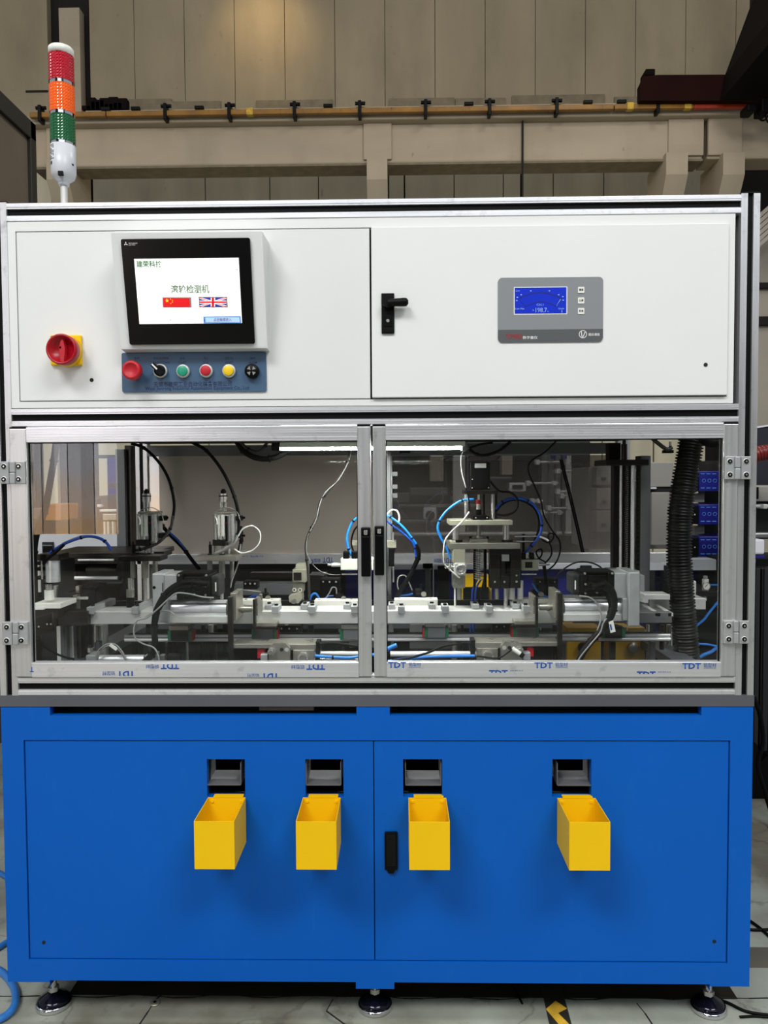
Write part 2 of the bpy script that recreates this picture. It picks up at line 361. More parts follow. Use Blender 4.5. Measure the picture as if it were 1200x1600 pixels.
def holed(b, x0, x1, z0, z1, Y0, Y1, holes):
    """plate in the xz plane with rectangular through holes (x0,x1,z0,z1)"""
    xs = sorted({x0, x1} | {h[0] for h in holes} | {h[1] for h in holes}); zs = sorted({z0, z1} | {h[2] for h in holes} | {h[3] for h in holes})
    xs = [x for x in xs if x0 <= x <= x1]; zs = [z for z in zs if z0 <= z <= z1]
    solid = lambda i, j: 0 <= i < len(xs) - 1 and 0 <= j < len(zs) - 1 and not any(h[0] - 1e-7 <= xs[i] and xs[i + 1] <= h[1] + 1e-7 and h[2] - 1e-7 <= zs[j] and zs[j + 1] <= h[3] + 1e-7 for h in holes)
    for i in range(len(xs) - 1):
        for j in range(len(zs) - 1):
            if not solid(i, j): continue
            a, c, d, e = xs[i], xs[i + 1], zs[j], zs[j + 1]
            b.add([(a, Y0, d), (c, Y0, d), (c, Y0, e), (a, Y0, e)], [(0, 1, 2, 3)]); b.add([(a, Y1, d), (c, Y1, d), (c, Y1, e), (a, Y1, e)], [(3, 2, 1, 0)])
            if not solid(i - 1, j): b.add([(a, Y0, d), (a, Y1, d), (a, Y1, e), (a, Y0, e)], [(3, 2, 1, 0)])
            if not solid(i + 1, j): b.add([(c, Y0, d), (c, Y1, d), (c, Y1, e), (c, Y0, e)], [(0, 1, 2, 3)])
            if not solid(i, j - 1): b.add([(a, Y0, d), (a, Y1, d), (c, Y1, d), (c, Y0, d)], [(0, 1, 2, 3)])
            if not solid(i, j + 1): b.add([(a, Y0, e), (a, Y1, e), (c, Y1, e), (c, Y0, e)], [(3, 2, 1, 0)])
    return b
F0 = front(0.0)
X0, X1, XM = -.885, .773, -.057          # machine left, right, door joint
ZC0, ZC1, ZT = .094, .7225, .747          # cabinet bottom, cabinet top, table plate top
DEP = .98                                 # depth of the machine

# ================================================================== SETTING
b = MB('floor'); b.box(-9, 9, -9, 9.2, -.2, 0); struct(b.build('floor'))
# under-machine shade painted as a dark slab, darker patch at right, open joint before
zf = lambda px, py: (lambda d: V((0, -DIST, EYE)) + d * (-EYE / d.z))(ray(px, py))
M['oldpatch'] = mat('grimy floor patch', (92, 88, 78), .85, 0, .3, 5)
M['undershade'] = mat('painted shade under machine', (40, 37, 31), .9, 0, .35, 5, detail=8, spec=.1)
fl = C.objects['floor']
b = MB('undershade'); b.box(-.79, .79, .096, 1.1, 0, .0009); b.build('shade_and_old_slab', fl)
b = MB('oldpatch'); b.box(.79, 2.6, .215, .30, 0, .0009); b.build('shade_and_old_slab', fl)
b = MB('void')
for q in ([(x, 1557 + 1.6 * math.sin(x * .05) + 1.2 * math.sin(x * .17) + (x > 600) * 3) for x in range(-60, 1290, 30)], [(286, 1532), (262, 1548), (243, 1562), (232, 1580), (216, 1604)], [(995, 1568), (1008, 1584), (1020, 1602)], [(520, 1562), (510, 1580), (540, 1602)]):
    pts = [zf(x, y) for x, y in q]
    for i in range(len(pts) - 1):
        d = (pts[i + 1] - pts[i]); e_ = V((-d.y, d.x, 0)).normalized() * (.0016 if i % 2 else .0009); b.prism([pts[i] + e_, pts[i + 1] + e_, pts[i + 1] - e_, pts[i] - e_], (0, 0, .0012))
b.build('slab_joint', fl)
# back wall, panel by panel
WY = 8.4
wb = struct(bpy.data.objects.new('wall_back', None)); C.objects.link(wb); wb.location = (0, WY, 0)
zb = P(600, 178, WY).z
edges = [(-120, 75)] + [(140, 210)] + [(210 + 78.3 * k, 210 + 78.3 * (k + 1)) for k in range(12)] + [(1149.6, 1171)]
for a, c in edges:
    b = MB('wall'); b.box(P(a, 80, WY).x + .003, P(c, 80, WY).x - .003, WY, WY + .12, zb - .3, 9.2, .004); b.build('wall_panel', wb)
b = MB('darkwall'); b.box(-9, 9, WY + .13, WY + .3, 0, 9.3); b.build('wall_backing', wb)
b = MB('beam'); b.pb(95, 12, 127, 330, WY - .05, WY + .1); b.build('wall_column', wb)
# strip of mortar along the foot of the upper panels
for a, c, t in ((140, 268, 155), (268, 345, 158), (400, 520, 156), (608, 710, 153), (712, 790, 153), (800, 945, 148), (960, 998, 151)):
    b = MB('flash'); b.pb(a, t, c, 178, WY - .03, WY + .01); b.build('mortar_strip', wb)
b = MB('darkwall'); b.pb(40, 141, 75, 144, WY - .01, WY + .05); b.build('wall_seam', wb)
# lower wall, a little behind the beam
LY = WY - .1
for a, c, mm in ((52, 80, 'wall_low'), (145, 320, 'wall_low'), (321, 421, 'wall_low'), (422, 497, 'wall_low'), (498, 574, 'wall_low'), (608, 631, 'wall_low'), (633, 709, 'wall_low'), (710, 786, 'wall_low'), (787, 813, 'wall_low'), (817, 864, 'wall_low'), (865, 943, 'wall_low'), (944, 1024, 'wall_low'), (1026, 1107, 'wall_low')):
    b = MB(mm); b.box(P(a, 290, LY).x + .0015, P(c, 290, LY).x - .0015, LY, LY + .08, P(600, 1000, LY).z * 0 + .0, P(600, 262, LY).z, .006); b.build('lower_wall_panel', wb)
# right side: pale plaster wall, dark opening above
b = MB('plaster'); b.box(P(1150, 500, WY - .6).x, 9, WY - .62, WY - .5, 0, P(1190, 372, WY - .6).z); b.build('plaster_wall', wb)
for y0, y1 in ((441, 450), (494, 508)):
    b = MB('darkwall'); b.box(P(1150, 500, WY - .66).x, 9, WY - .7, WY - .62, P(1190, y1, WY - .7).z, P(1190, y0, WY - .7).z, .01); b.build('wall_rail', wb)
for k in range(6):
    b = MB('plaster'); q = [P(1184, 336 + 9 * k, 7.2), P(1225, 300 + 9 * k, 7.2), P(1225, 307.5 + 9 * k, 7.2), P(1184, 343.5 + 9 * k, 7.2)]; b.prism(q, (0, .05, 0)); b.build('roof_slat', wb)
# concrete runway beam, its flange, pilasters and corbels
BY = 7.2
rb = tag(thing('runway_beam', 'cream painted concrete crane runway beam crossing above the machine', 'beam', (0, BY, P(600, 255, BY).z)), 'cream painted concrete crane runway beam crossing above the machine', 'beam')
zt, zl, zu = P(600, 190, BY).z, P(600, 255, BY).z, P(600, 172, BY - .1).z
for nm, a, c in (('web', 52, 1098), ('web', 1105, 1300)):
    b = MB('beam'); b.box(P(a, 220, BY).x, P(c, 220, BY).x, BY, BY + .35, zl, zt + .02, .02); b.build(nm, rb)
b = MB('beam'); b.box(P(20, 180, BY - .1).x, P(1300, 180, BY - .1).x, BY - .12, BY + .5, zt - .03, zu - .02, .015); b.build('flange', rb)
for a, c in ((74, 110), (568, 612), (1043, 1098), (1105, 1158)):
    b = MB('beam'); b.box(P(a, 220, BY).x, P(c, 220, BY).x, BY - .035, BY + .05, zl + .03, zt - .01, .008); b.build('pilaster', rb)
b = MB('flash'); b.box(P(52, 252, BY).x, P(1098, 252, BY).x, BY - .01, BY + .3, zl - .025, zl + .004, .006); b.build('mortar_joint', rb)
b = MB('darkwall'); b.box(P(816, 220, BY - .01).x - .008, P(816, 220, BY).x + .008, BY - .045, BY - .01, P(816, 330, BY).z, zt); b.build('drop_wire', rb)
for a, c, lab in ((573, 605, 'concrete corbel under the middle of the runway beam'), (1041, 1075, 'concrete corbel left of the gap between the two beams'), (1130, 1164, 'concrete corbel right of the gap between the two beams'), (72, 106, 'concrete corbel behind the signal tower')):
    xa, xb_ = P(a, 250, BY - .1).x, P(c, 250, BY - .1).x; z1 = P(a, 246 if a < 1000 else 238, BY - .1).z; z2 = z1 - .24
    b = MB('beam'); b.prism([(xa, BY - .1, z1), (xa, BY - .1, z2), (xa, BY + .45, z2 - .85), (xa, BY + .55, z2 - .85), (xa, BY + .55, z1)], (xb_ - xa, 0, 0)); tag(b.build('corbel'), lab, 'corbel', 'corbels carrying the runway beams')
# conductor rail with clamps
RY = BY - .22
cr_ = thing('conductor_rail', 'amber crane conductor rail with black clamps along the beam', 'conductor rail', P(600, 175, RY))
zr0, zr1 = P(600, 175.5, RY).z, P(600, 167, RY).z
stops = [45, 62, 165, 258, 358, 460, 562, 665, 765, 870, 960, 1028, 1085]
for k in range(len(stops) - 1):
    b = MB('rail'); b.box(P(stops[k], 172, RY).x + .004, P(stops[k + 1], 172, RY).x - .004, RY, RY + .06, zr0, zr1, .008); b.build('rail_section', cr_)
b = MB('railred'); b.box(P(1085, 166, RY).x, P(1172, 166, RY).x, RY, RY + .06, zr0 - .0, zr1, .008); b.build('rail_section', cr_)
b = MB('plaster'); b.box(P(130, 172, RY).x, P(1172, 172, RY).x, RY + .062, RY + .1, zr1 - .01, zr1 + .035, .006); b.build('cable_tray', cr_)
for x in (62, 258, 358, 460, 562, 665, 765, 870, 1028):
    b = MB('black'); xx = P(x, 172, RY).x; b.box(xx - .018, xx + .018, RY - .02, RY + .09, zr0 - .05, zr1 + .07, .006); b.cyl((xx - .05, RY + .02, zr1 + .05), (xx + .06, RY + .02, zr1 + .05), .02, n=8); b.build('clamp', cr_)
for x in (163, 210, 310, 512, 733, 920, 973, 1120):
    b = MB('black'); xx = P(x, 166, RY).x; b.box(xx - .05, xx + .05, RY + .02, RY + .06, zr1 + .02, zr1 + .055, .005); b.build('joint_cover', cr_)
for x in (390, 985, 1075):
    b = MB('tape_y'); xx = P(x, 172, RY).x; b.box(xx - .035, xx + .035, RY - .006, RY + .06, zr0 - .004, zr1 + .01); b.build('splice_sleeve', cr_)
# broken mortar heap on the rail
b = MB('girderd'); q = P(162, 168, RY + .1)
for k in range(9): b.box(q.x + .05 * k - .25, q.x + .05 * k - .14, RY + .1, RY + .2, q.z - .02, q.z + .03 + .09 * abs(math.sin(k * 1.3)), .012)
tag(b.build('rubble_heap'), 'dark crumbled mortar heap lying behind the amber rail, right of signal tower', 'rubble')
# crane: end truck and girder
ct = thing('overhead_crane', 'dark red crane end truck and girder at the upper right', 'crane', P(1100, 157, BY))
b = MB('girder'); b.prism([P(x, y, BY - .3) for x, y in ((1000, 157), (1000, 132), (1006, 119), (1028, 117), (1240, 116), (1240, 157))], (0, .1, 0)); b.build('end_truck', ct)
b = MB('girderd'); b.pb(1009, 107, 1024, 117, BY - .25, BY - .05, .01); b.build('buffer', ct)
b = MB('girderd'); b.prism([P(1126, 157, BY - .35), P(1133, 117, BY - .35), P(1176, 0, BY - .35), P(1192, -45, BY - .35), P(1300, -45, BY - .35), P(1300, 157, BY - .35)], (0, -1.6, 0)); b.build('girder', ct)
b = MB('rubber')
for pts in (((1180, 172), (1186, 185), (1194, 188), (1202, 178)), ((1196, 176), (1198, 188), (1206, 194), (1212, 190))):
    b.tube(smooth_path(pp(pts, BY - .5)), .009, 6)
b.pb(1168, 160, 1184, 172, BY - .6, BY - .4, .02); b.pb(1190, 150, 1206, 174, BY - .6, BY - .4, .02); b.build('collector_cable', ct)
# left partition
pt = thing('tall_partition', 'tall brown panelled partition with dark frame at the left edge', 'partition', (P(50, 300, 2.3).x - .2, 2.3, 0))
xl = P(52, 250, 2.3).x
zq = P(52, 190, 2.3).z
b = MB('dframe'); b.box(xl - .05, xl, 2.28, 2.34, 0, zq, .004); b.box(xl - .05, xl, .6, 2.34, zq - .09, zq, .004); b.build('frame', pt)
b = MB('partition'); b.box(xl - .034, xl - .02, .6, 2.3, 0, zq - .08); b.build('panel', pt)
b = MB('partition'); b.box(xl - .9, xl - .05, 2.30, 2.33, 0, zq - .08); b.build('end_panel', pt)

# entrance behind the photographer: daylight through a PVC strip curtain, seen mirrored in the panes
def strip_mat(k):
    mt = bpy.data.materials.new('daylit curtain strip'); mt.use_nodes = True; N = mt.node_tree.nodes; L = mt.node_tree.links; bs = N['Principled BSDF']
    tc = N.new('ShaderNodeTexCoord'); sp = N.new('ShaderNodeSeparateXYZ'); L.new(tc.outputs['Object'], sp.inputs[0])
    ra = N.new('ShaderNodeMapRange'); ra.inputs['From Min'].default_value = .3; ra.inputs['From Max'].default_value = 2.2; L.new(sp.outputs[2], ra.inputs[0])
    nz = N.new('ShaderNodeTexNoise'); nz.inputs['Scale'].default_value = 2.5; L.new(tc.outputs['Object'], nz.inputs['Vector'])
    ad = N.new('ShaderNodeMath'); ad.operation = 'MULTIPLY_ADD'; L.new(nz.outputs['Fac'], ad.inputs[0]); ad.inputs[1].default_value = .35; L.new(ra.outputs[0], ad.inputs[2])
    cr = N.new('ShaderNodeValToRGB'); e = cr.color_ramp.elements; e[0].color = srgb(236, 190, 140); e[0].position = .25; e[1].color = srgb(206, 204, 210); e[1].position = .8; L.new(ad.outputs[0], cr.inputs[0])
    L.new(cr.outputs[0], bs.inputs['Emission Color']); bs.inputs['Emission Strength'].default_value = k; bs.inputs['Base Color'].default_value = (.3, .28, .25, 1); return mt
for k, s_ in enumerate((9, 12, 6.5)): M['strip%d' % k] = strip_mat(s_)
dr = struct(bpy.data.objects.new('door_1', None)); C.objects.link(dr); dr.location = (-4.4, -8.9, 0)
for k in range(7):
    x = -5.05 + k * .18
    b = MB('strip%d' % ((k * 2) % 3)); b.box(x, x + .165, -8.9 - .02 * (k % 2), -8.88 - .02 * (k % 2), .5, 5.2); b.build('curtain_strip', dr)
b = MB('dframe'); b.box(-5.15, -5.06, -8.95, -8.8, 0, 5.3); b.box(-3.8, -3.7, -8.95, -8.8, 0, 5.3); b.box(-5.15, -3.7, -8.95, -8.8, 5.2, 5.3); b.box(-5.06, -3.8, -8.95, -8.86, 0, .5); b.build('door_frame', dr)
M['farwall'] = mat('dim far wall', (52, 47, 42), .8)
b = MB('farwall'); holed(b, -9, 9, 0, 7.5, -9.0, -9.15, [(-5.1, -3.75, .0, 5.25), (-3.2, 8.4, 4.1, 6.6)]); struct(b.build('wall_front'))
wn = struct(bpy.data.objects.new('added_window', None)); C.objects.link(wn); wn.location = (2.6, -9, 4.1)  # added unseen band of glowing windows, so the top beams reflect bright
M['addedwin'] = mat('added glowing pane', (235, 240, 250), .5, emit=1.7)
for k in range(8):
    x = -3.2 + k * 1.45
    b = MB('addedwin'); b.box(x + .04, x + 1.41, -9.08, -9.06, 4.14, 6.56); b.build('added_window_pane', wn); b = MB('dframe'); b.box(x - .04, x + .04, -9.12, -9.0, 4.1, 6.6); b.build('added_window_mullion', wn)

# ================================================================== BASE CABINET
cab = thing('base_cabinet', 'blue steel base cabinet with two doors under the machine', 'cabinet', (XM, .45, ZC0))
b = MB('blue')
dz0, dz1, dx0, dx1 = .146, .6465, -.836, .724
slotz = P(300, 1118, 0).z
sl = [P(78, 1110).x, P(557, 1110).x, P(609, 1110).x, P(1096, 1110).x]
feetx = [P(84, 1560, .06).x, P(586, 1560, .06).x, P(1107, 1560, .06).x]
z_low = P(300, 1533).z; z_lug = P(586, 1545).z; z_corner = ZC0
holed(b, X0, X1, z_lug - 0, ZC1, 0, .020, [(dx0, dx1, dz0, dz1), (sl[0], sl[1], slotz, ZC1), (sl[2], sl[3], slotz, ZC1), (P(78, 1535).x, P(556, 1535).x, z_lug, z_low), (P(616, 1535).x, P(1109, 1535).x, z_lug, z_low), (X0, P(77.9, 1535).x, z_lug, z_corner), (P(1109.1, 1535).x, X1, z_lug, z_corner)])
b.build('front_frame', cab)
for x in (X0, X1 - .003):
    b = MB('blue'); b.box(x, x + .003, .04, DEP, ZC0, ZC1); b.build('side_panel', cab)
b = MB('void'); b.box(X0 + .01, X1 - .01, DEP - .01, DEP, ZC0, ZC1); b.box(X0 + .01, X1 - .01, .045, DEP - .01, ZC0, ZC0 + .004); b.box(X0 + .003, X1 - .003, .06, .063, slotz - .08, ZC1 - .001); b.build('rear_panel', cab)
b = MB('plate'); holed(b, X0 - .001, X1 + .001, 0, 0, 0, 0, []) if 0 else None; [b.box(*q) for q in ((X0 - .001, X1 + .001, -.002, .06, ZC1, ZT), (X0 - .001, X1 + .001, DEP - .08, DEP, ZC1, ZT), (X0 - .001, X0 + .06, .06, DEP - .08, ZC1, ZT), (X1 - .06, X1 + .001, .06, DEP - .08, ZC1, ZT))]; b.build('table_plate', cab)
b = MB('rubber'); b.box(X0 + .002, X1 - .002, .001, .04, ZC1 - .0015, ZC1 + .0003); b.build('gasket', cab)
op = [(323, 1187, 382.5, 1243), (477, 1187, 536.5, 1243), (630, 1187, 691, 1243), (863, 1187, 924.5, 1243)]
hl = [(P(a, 1215).x, P(c, 1215).x, P((a + c) / 2, d + 3).z, P((a + c) / 2, bb).z) for a, bb, c, d in op]
g = .0022
doors = []
for k, (a, c, hs) in enumerate(((dx0 + g, XM - g / 2, hl[:2]), (XM + g / 2, dx1 - g, hl[2:]))):
    b = MB('blue'); holed(b, a, c, dz0 + g, dz1 - g, .003, .022, hs); o = b.build('cabinet_door', cab); doors.append(o)
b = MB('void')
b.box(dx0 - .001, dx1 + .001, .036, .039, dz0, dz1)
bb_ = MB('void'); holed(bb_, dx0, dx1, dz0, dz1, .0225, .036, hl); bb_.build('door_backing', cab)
for k, (px, py) in enumerate(((68.5, 1472.5), (1116, 1471))):
    b = MB('void'); q = P(px, py, .003); b.cyl(q + V((0, -.0006, 0)), q + V((0, .004, 0)), .0042, n=16); b.build('bolt_hole', doors[k])
# sheet-steel chute boxes behind the openings are separate things; door latch
b = MB('black'); b.pb(601, 1301, 621, 1360, -.004, .003, .0015); b.prism([P(604, 1359, -.004), P(618, 1359, -.004), P(615, 1365, -.004), P(607, 1365, -.004)], (0, .006, 0))
lt = b.build('door_latch', doors[1]); lt['label'] = 'black flush swing latch'
b = MB('bezel'); b.pb(603.5, 1304, 618.5, 1354, -.0065, -.003, .001)
q = P(609, 1314.5, -.0065); b.cyl(q, q + V((0, -.001, 0)), .006, n=14); b.build('latch_lever', doors[1])
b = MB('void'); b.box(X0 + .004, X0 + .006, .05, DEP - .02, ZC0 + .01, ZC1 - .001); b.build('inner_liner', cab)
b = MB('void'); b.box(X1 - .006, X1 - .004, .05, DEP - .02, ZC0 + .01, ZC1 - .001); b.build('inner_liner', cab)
b = MB('void'); b.box(X0 + .03, X1 - .03, DEP - .04, DEP - .03, .004, ZC0); b.build('rear_light_block', cab)  # added black board that keeps light off the floor under the cabinet
# levelling feet
ft = []
for k, x in enumerate(feetx):
    for y in (.06, DEP - .08):
        o = bpy.data.objects.new('levelling_foot', None); C.objects.link(o); o.parent = cab; o.location = V((x, y, 0)) - cab.location
        b = MB('footcone'); b.lathe((x, y, .006), (0, 0, 1), [(.036, .006), (.037, .009), (.03, .016), (.014, .026), (.010, .03)], 28); b.mats = ['navy'] if False else b.mats; b.build('foot_cone', o)
        b = MB('chrome'); b.lathe((x, y, .0005), (0, 0, 1), [(.038, 0), (.0395, .003), (.0395, .010), (.037, .0125)], 32); b.build('foot_pad', o)
        b = MB('steel'); b.cyl((x, y, .03), (x, y, ZC0 + .02), .0075, n=14); b.build('threaded_stem', o)
        b = MB('steel'); b.cyl((x, y, .036), (x, y, .046), .0125, n=6); b.build('lock_nut', o)
        b = MB('steel'); b.cyl((x, y, ZC0 - .012), (x, y, ZC0 - .002), .0115, n=6); b.build('lock_nut', o)

# ================================================================== BINS AND CHUTES
bin_lab = ['leftmost yellow catch bin on the blue left door', 'second yellow catch bin from the left, near the door joint', 'third yellow catch bin, just right of the blue door joint', 'rightmost yellow catch bin, alone on the right side']
bx = [355, 503, 667.5, 900]; z_top = P(400, 1245, 0).z; bw, bd, bh, t = .0835, .122, .101, .0015
def mk_bin(cx, lab):
    r = thing('catch_bin', lab, 'bin', (cx, -bd / 2, z_top - bh), 'yellow catch bins'); x0, x1 = cx - bw / 2, cx + bw / 2; yf = -.003 - bd; z0 = z_top - bh
    b = MB('yellow'); b.box(x0, x1, yf, yf + t, z0, z_top, .0005); b.build('front_panel', r)
    for x in (x0, x1 - t): b = MB('yellow'); b.box(x, x + t, yf + t, -.003, z0, z_top); b.build('side_panel', r)
    b = MB('yellow'); b.box(x0 + t, x1 - t, -.003 - t, -.003, z0, z_top); b.build('rear_panel', r)
    b = MB('yellow'); b.box(x0 + t, x1 - t, yf + t, -.003 - t, z0, z0 + t); b.build('bottom', r)
    b = MB('yellow'); b.box(x0 + .012, x1 - .006, -.0045, .010, z_top - .001, z_top + .0022); b.build('hanger_tab', r)
    for x in (x0 + .010, x1 - .01): b = MB('yellow'); b.cyl((x, -.0045, z_top - .008), (x, -.007, z_top - .008), .003, n=8); b.build('rivet', r)
    return r
b0 = mk_bin(P(bx[0], 1244).x, bin_lab[0])
for k in (1, 2, 3): dup(b0, (P(bx[k], 1244).x - P(bx[0], 1244).x, 0, 0), bin_lab[k])
ch_lab = ['grey steel chute in opening above the leftmost yellow bin', 'scuffed grey steel chute above the second yellow bin', 'grey steel chute above the third yellow bin', 'grey steel chute above the rightmost yellow bin']
for k, (a, y0, c, y1) in enumerate(op):
    s0 = {0: (325, 379), 1: (479, 534), 2: (633, 689), 3: (868, 923)}[k]
    xa, xb_ = P(s0[0], 1210, .02).x, P(s0[1], 1210, .02).x; zz = P(400, 1227, .005).z; zt_ = P(400, 1192, .005).z
    b = MB('skin'); yb = .034
    q0 = [(xa, .005, zz), (xa, .0345, zz + .008), (xa, .0345, zt_ + .0), (xa, .005, zt_)]
    o = MB('skin'); r = thing('discharge_chute', ch_lab[k], 'chute', ((xa + xb_) / 2, .02, zz), 'chutes in the blue doors')
    yb = .088; zr = zz + .002
    m1 = MB('skin'); m1.prism([(xa, .004, zz), (xa, yb, zr), (xa, yb, zr + .0012), (xa, .004, zz + .0016)], (xb_ - xa, 0, 0)); m1.build('chute_floor', r)
    for x in (xa, xb_ - .0015):
        m1 = MB('skin'); m1.prism([(x, .004, zz), (x, yb, zr), (x, yb, zt_), (x, .004, zt_)], (.0015, 0, 0)); m1.build('chute_side', r)

# ================================================================== ENCLOSURE FRAME
fr = thing('enclosure_frame', 'slotted aluminium profile frame above the dark grey table plate', 'frame', (XM, .45, ZT))
ZL1, ZM0, ZM1, ZTOP, ZTB = .787, 1.341, 1.380, 1.823, 1.784
def post(x0, x1, y0, y1, z0, z1, slots='f'):
    b = MB('alu_v'); w3 = (x1 - x0) / 2; s = .0062; xm = (x0 + x1) / 2; ym = (y0 + y1) / 2
    pts = [(x0, y0), (xm - s, y0), (xm - s, y0 + .008), (xm + s, y0 + .008), (xm + s, y0), (x1, y0), (x1, ym - s), (x1 - .008, ym - s), (x1 - .008, ym + s), (x1, ym + s), (x1, y1), (x0, y1), (x0, ym + s), (x0 + .008, ym + s), (x0 + .008, ym - s), (x0, ym - s)]
    b.prism([(x, y, z0) for x, y in pts], (0, 0, z1 - z0)); o = b.build('post', fr)
    b = MB('rubber'); b.box(xm - s, xm + s, y0 + .006, y0 + .008, z0, z1); b.box(x1 - .008, x1 - .006, ym - s, ym + s, z0, z1); b.box(x0 + .006, x0 + .008, ym - s, ym + s, z0, z1); b.build('slot_cover', o)
    b = MB('black'); b.box(x0, x1, y0, y1, z1, z1 + .003, .001); b.build('end_cap', o); return o
post(X0, X0 + .040, 0, .04, ZT, ZTOP + .002); post(X1 - .040, X1, 0, .04, ZT, ZTOP + .002)
post(X0, X0 + .040, DEP - .06, DEP - .02, ZT, ZTOP + .002); post(X1 - .040, X1, DEP - .06, DEP - .02, ZT, ZTOP + .002)
def beam(x0, x1, y0, y1, z0, z1, name='beam', slot=True):
    b = MB('alu_h'); s = .0072; zm = (z0 + z1) / 2; e = .0011
    pts = [(y0, z0), (y0 - 0, zm - s - .0), (y0 + .008, zm - s), (y0 + .008, zm + s), (y0, zm + s), (y0, z1), (y1, z1), (y1, z0)]
    # fine ridges beside the slot
    pts = [(y0 + e, z0), (y0, z0 + e), (y0, zm - s - .004), (y0 + .0012, zm - s - .003), (y0 + .0012, zm - s), (y0 + .008, zm - s), (y0 + .008, zm + s), (y0 + .0012, zm + s), (y0 + .0012, zm + s + .003), (y0, zm + s + .004), (y0, z1 - e), (y0 + e, z1), (y1, z1), (y1, z0)]
    b.prism([(x0, y, z) for y, z in pts], (x1 - x0, 0, 0)); o = b.build(name, fr)
    b = MB('rubber'); b.box(x0, x1, y0 + .0065, y0 + .008, zm - s, zm + s); b.build('slot_cover', o); return o
for y in (0, DEP - .06):
    beam(X0 + .04, X1 - .04, y, y + .04, ZTB, ZTOP); beam(X0 + .04, X1 - .04, y, y + .04, ZT, ZL1)
beam(X0 + .04, X1 - .04, 0, .04, ZM0, ZM1)
for x in (X0, X1 - .04):
    for z in (ZTB,):
        b = MB('alu_v'); b.box(x + .001, x + .039, .041, DEP - .061, z, z + .039, .001); b.build('side_beam', fr)
# rear lower beam and header
yb = DEP - .06
b = MB('alu_h'); b.pb(212, 865, 1062, 880.5, yb - .0, yb + .04, .001); rbm = b.build('rear_rail', fr)
b = MB('alu_dark'); b.box(X0 + .04, X1 - .04, yb - .002, yb + .03, P(400, 712, yb).z, 1.34); b.build('rear_header', fr)
fb = front(yb)
for s_, bx_, fl in (('TDT', (504, 871, 521, 879), True), ('铝型材', (485, 873, 501, 879), True), ('TDT', (692, 872, 706, 880), True), ('铝型材', (678, 873, 690, 879), True)):
    lettering(s_, fb, bx_, 'tdt', .0008, fl, parent=rbm, bold=.01)
lettering('TDT 铝型材', fb, (374, 868, 412, 870.5), 'tdt', .0008, False, (.0, .35), parent=rbm)
for k, (a, c, d, e) in enumerate(((218, 712, 598, 865), (606, 712, 944, 865))):
    b = MB('backpane' if k == 0 else 'backpane2'); b.pb(a if k == 0 else 597, c, d if k == 0 else 968, e, yb + .012, yb + .016); b.build('rear_pane', fr)
b = MB('alu_v'); b.pb(601, 712, 613, 865, yb - .01, yb + .03); b.build('rear_mullion', fr)
b = MB('dark'); b.box(X0 + .04, X1 - .04, .03, DEP - .06, 1.345, 1.35); b.build('ceiling_panel', fr)
b = MB('dark'); b.box(X0 + .002, X1 - .002, DEP - .02, DEP - .015, 1.35, ZTOP); b.build('rear_cover', fr)
b = MB('white'); b.box(X0 + .01, X1 - .01, .05, DEP - .03, ZTOP - .01, ZTOP - .002); b.build('top_panel', fr)

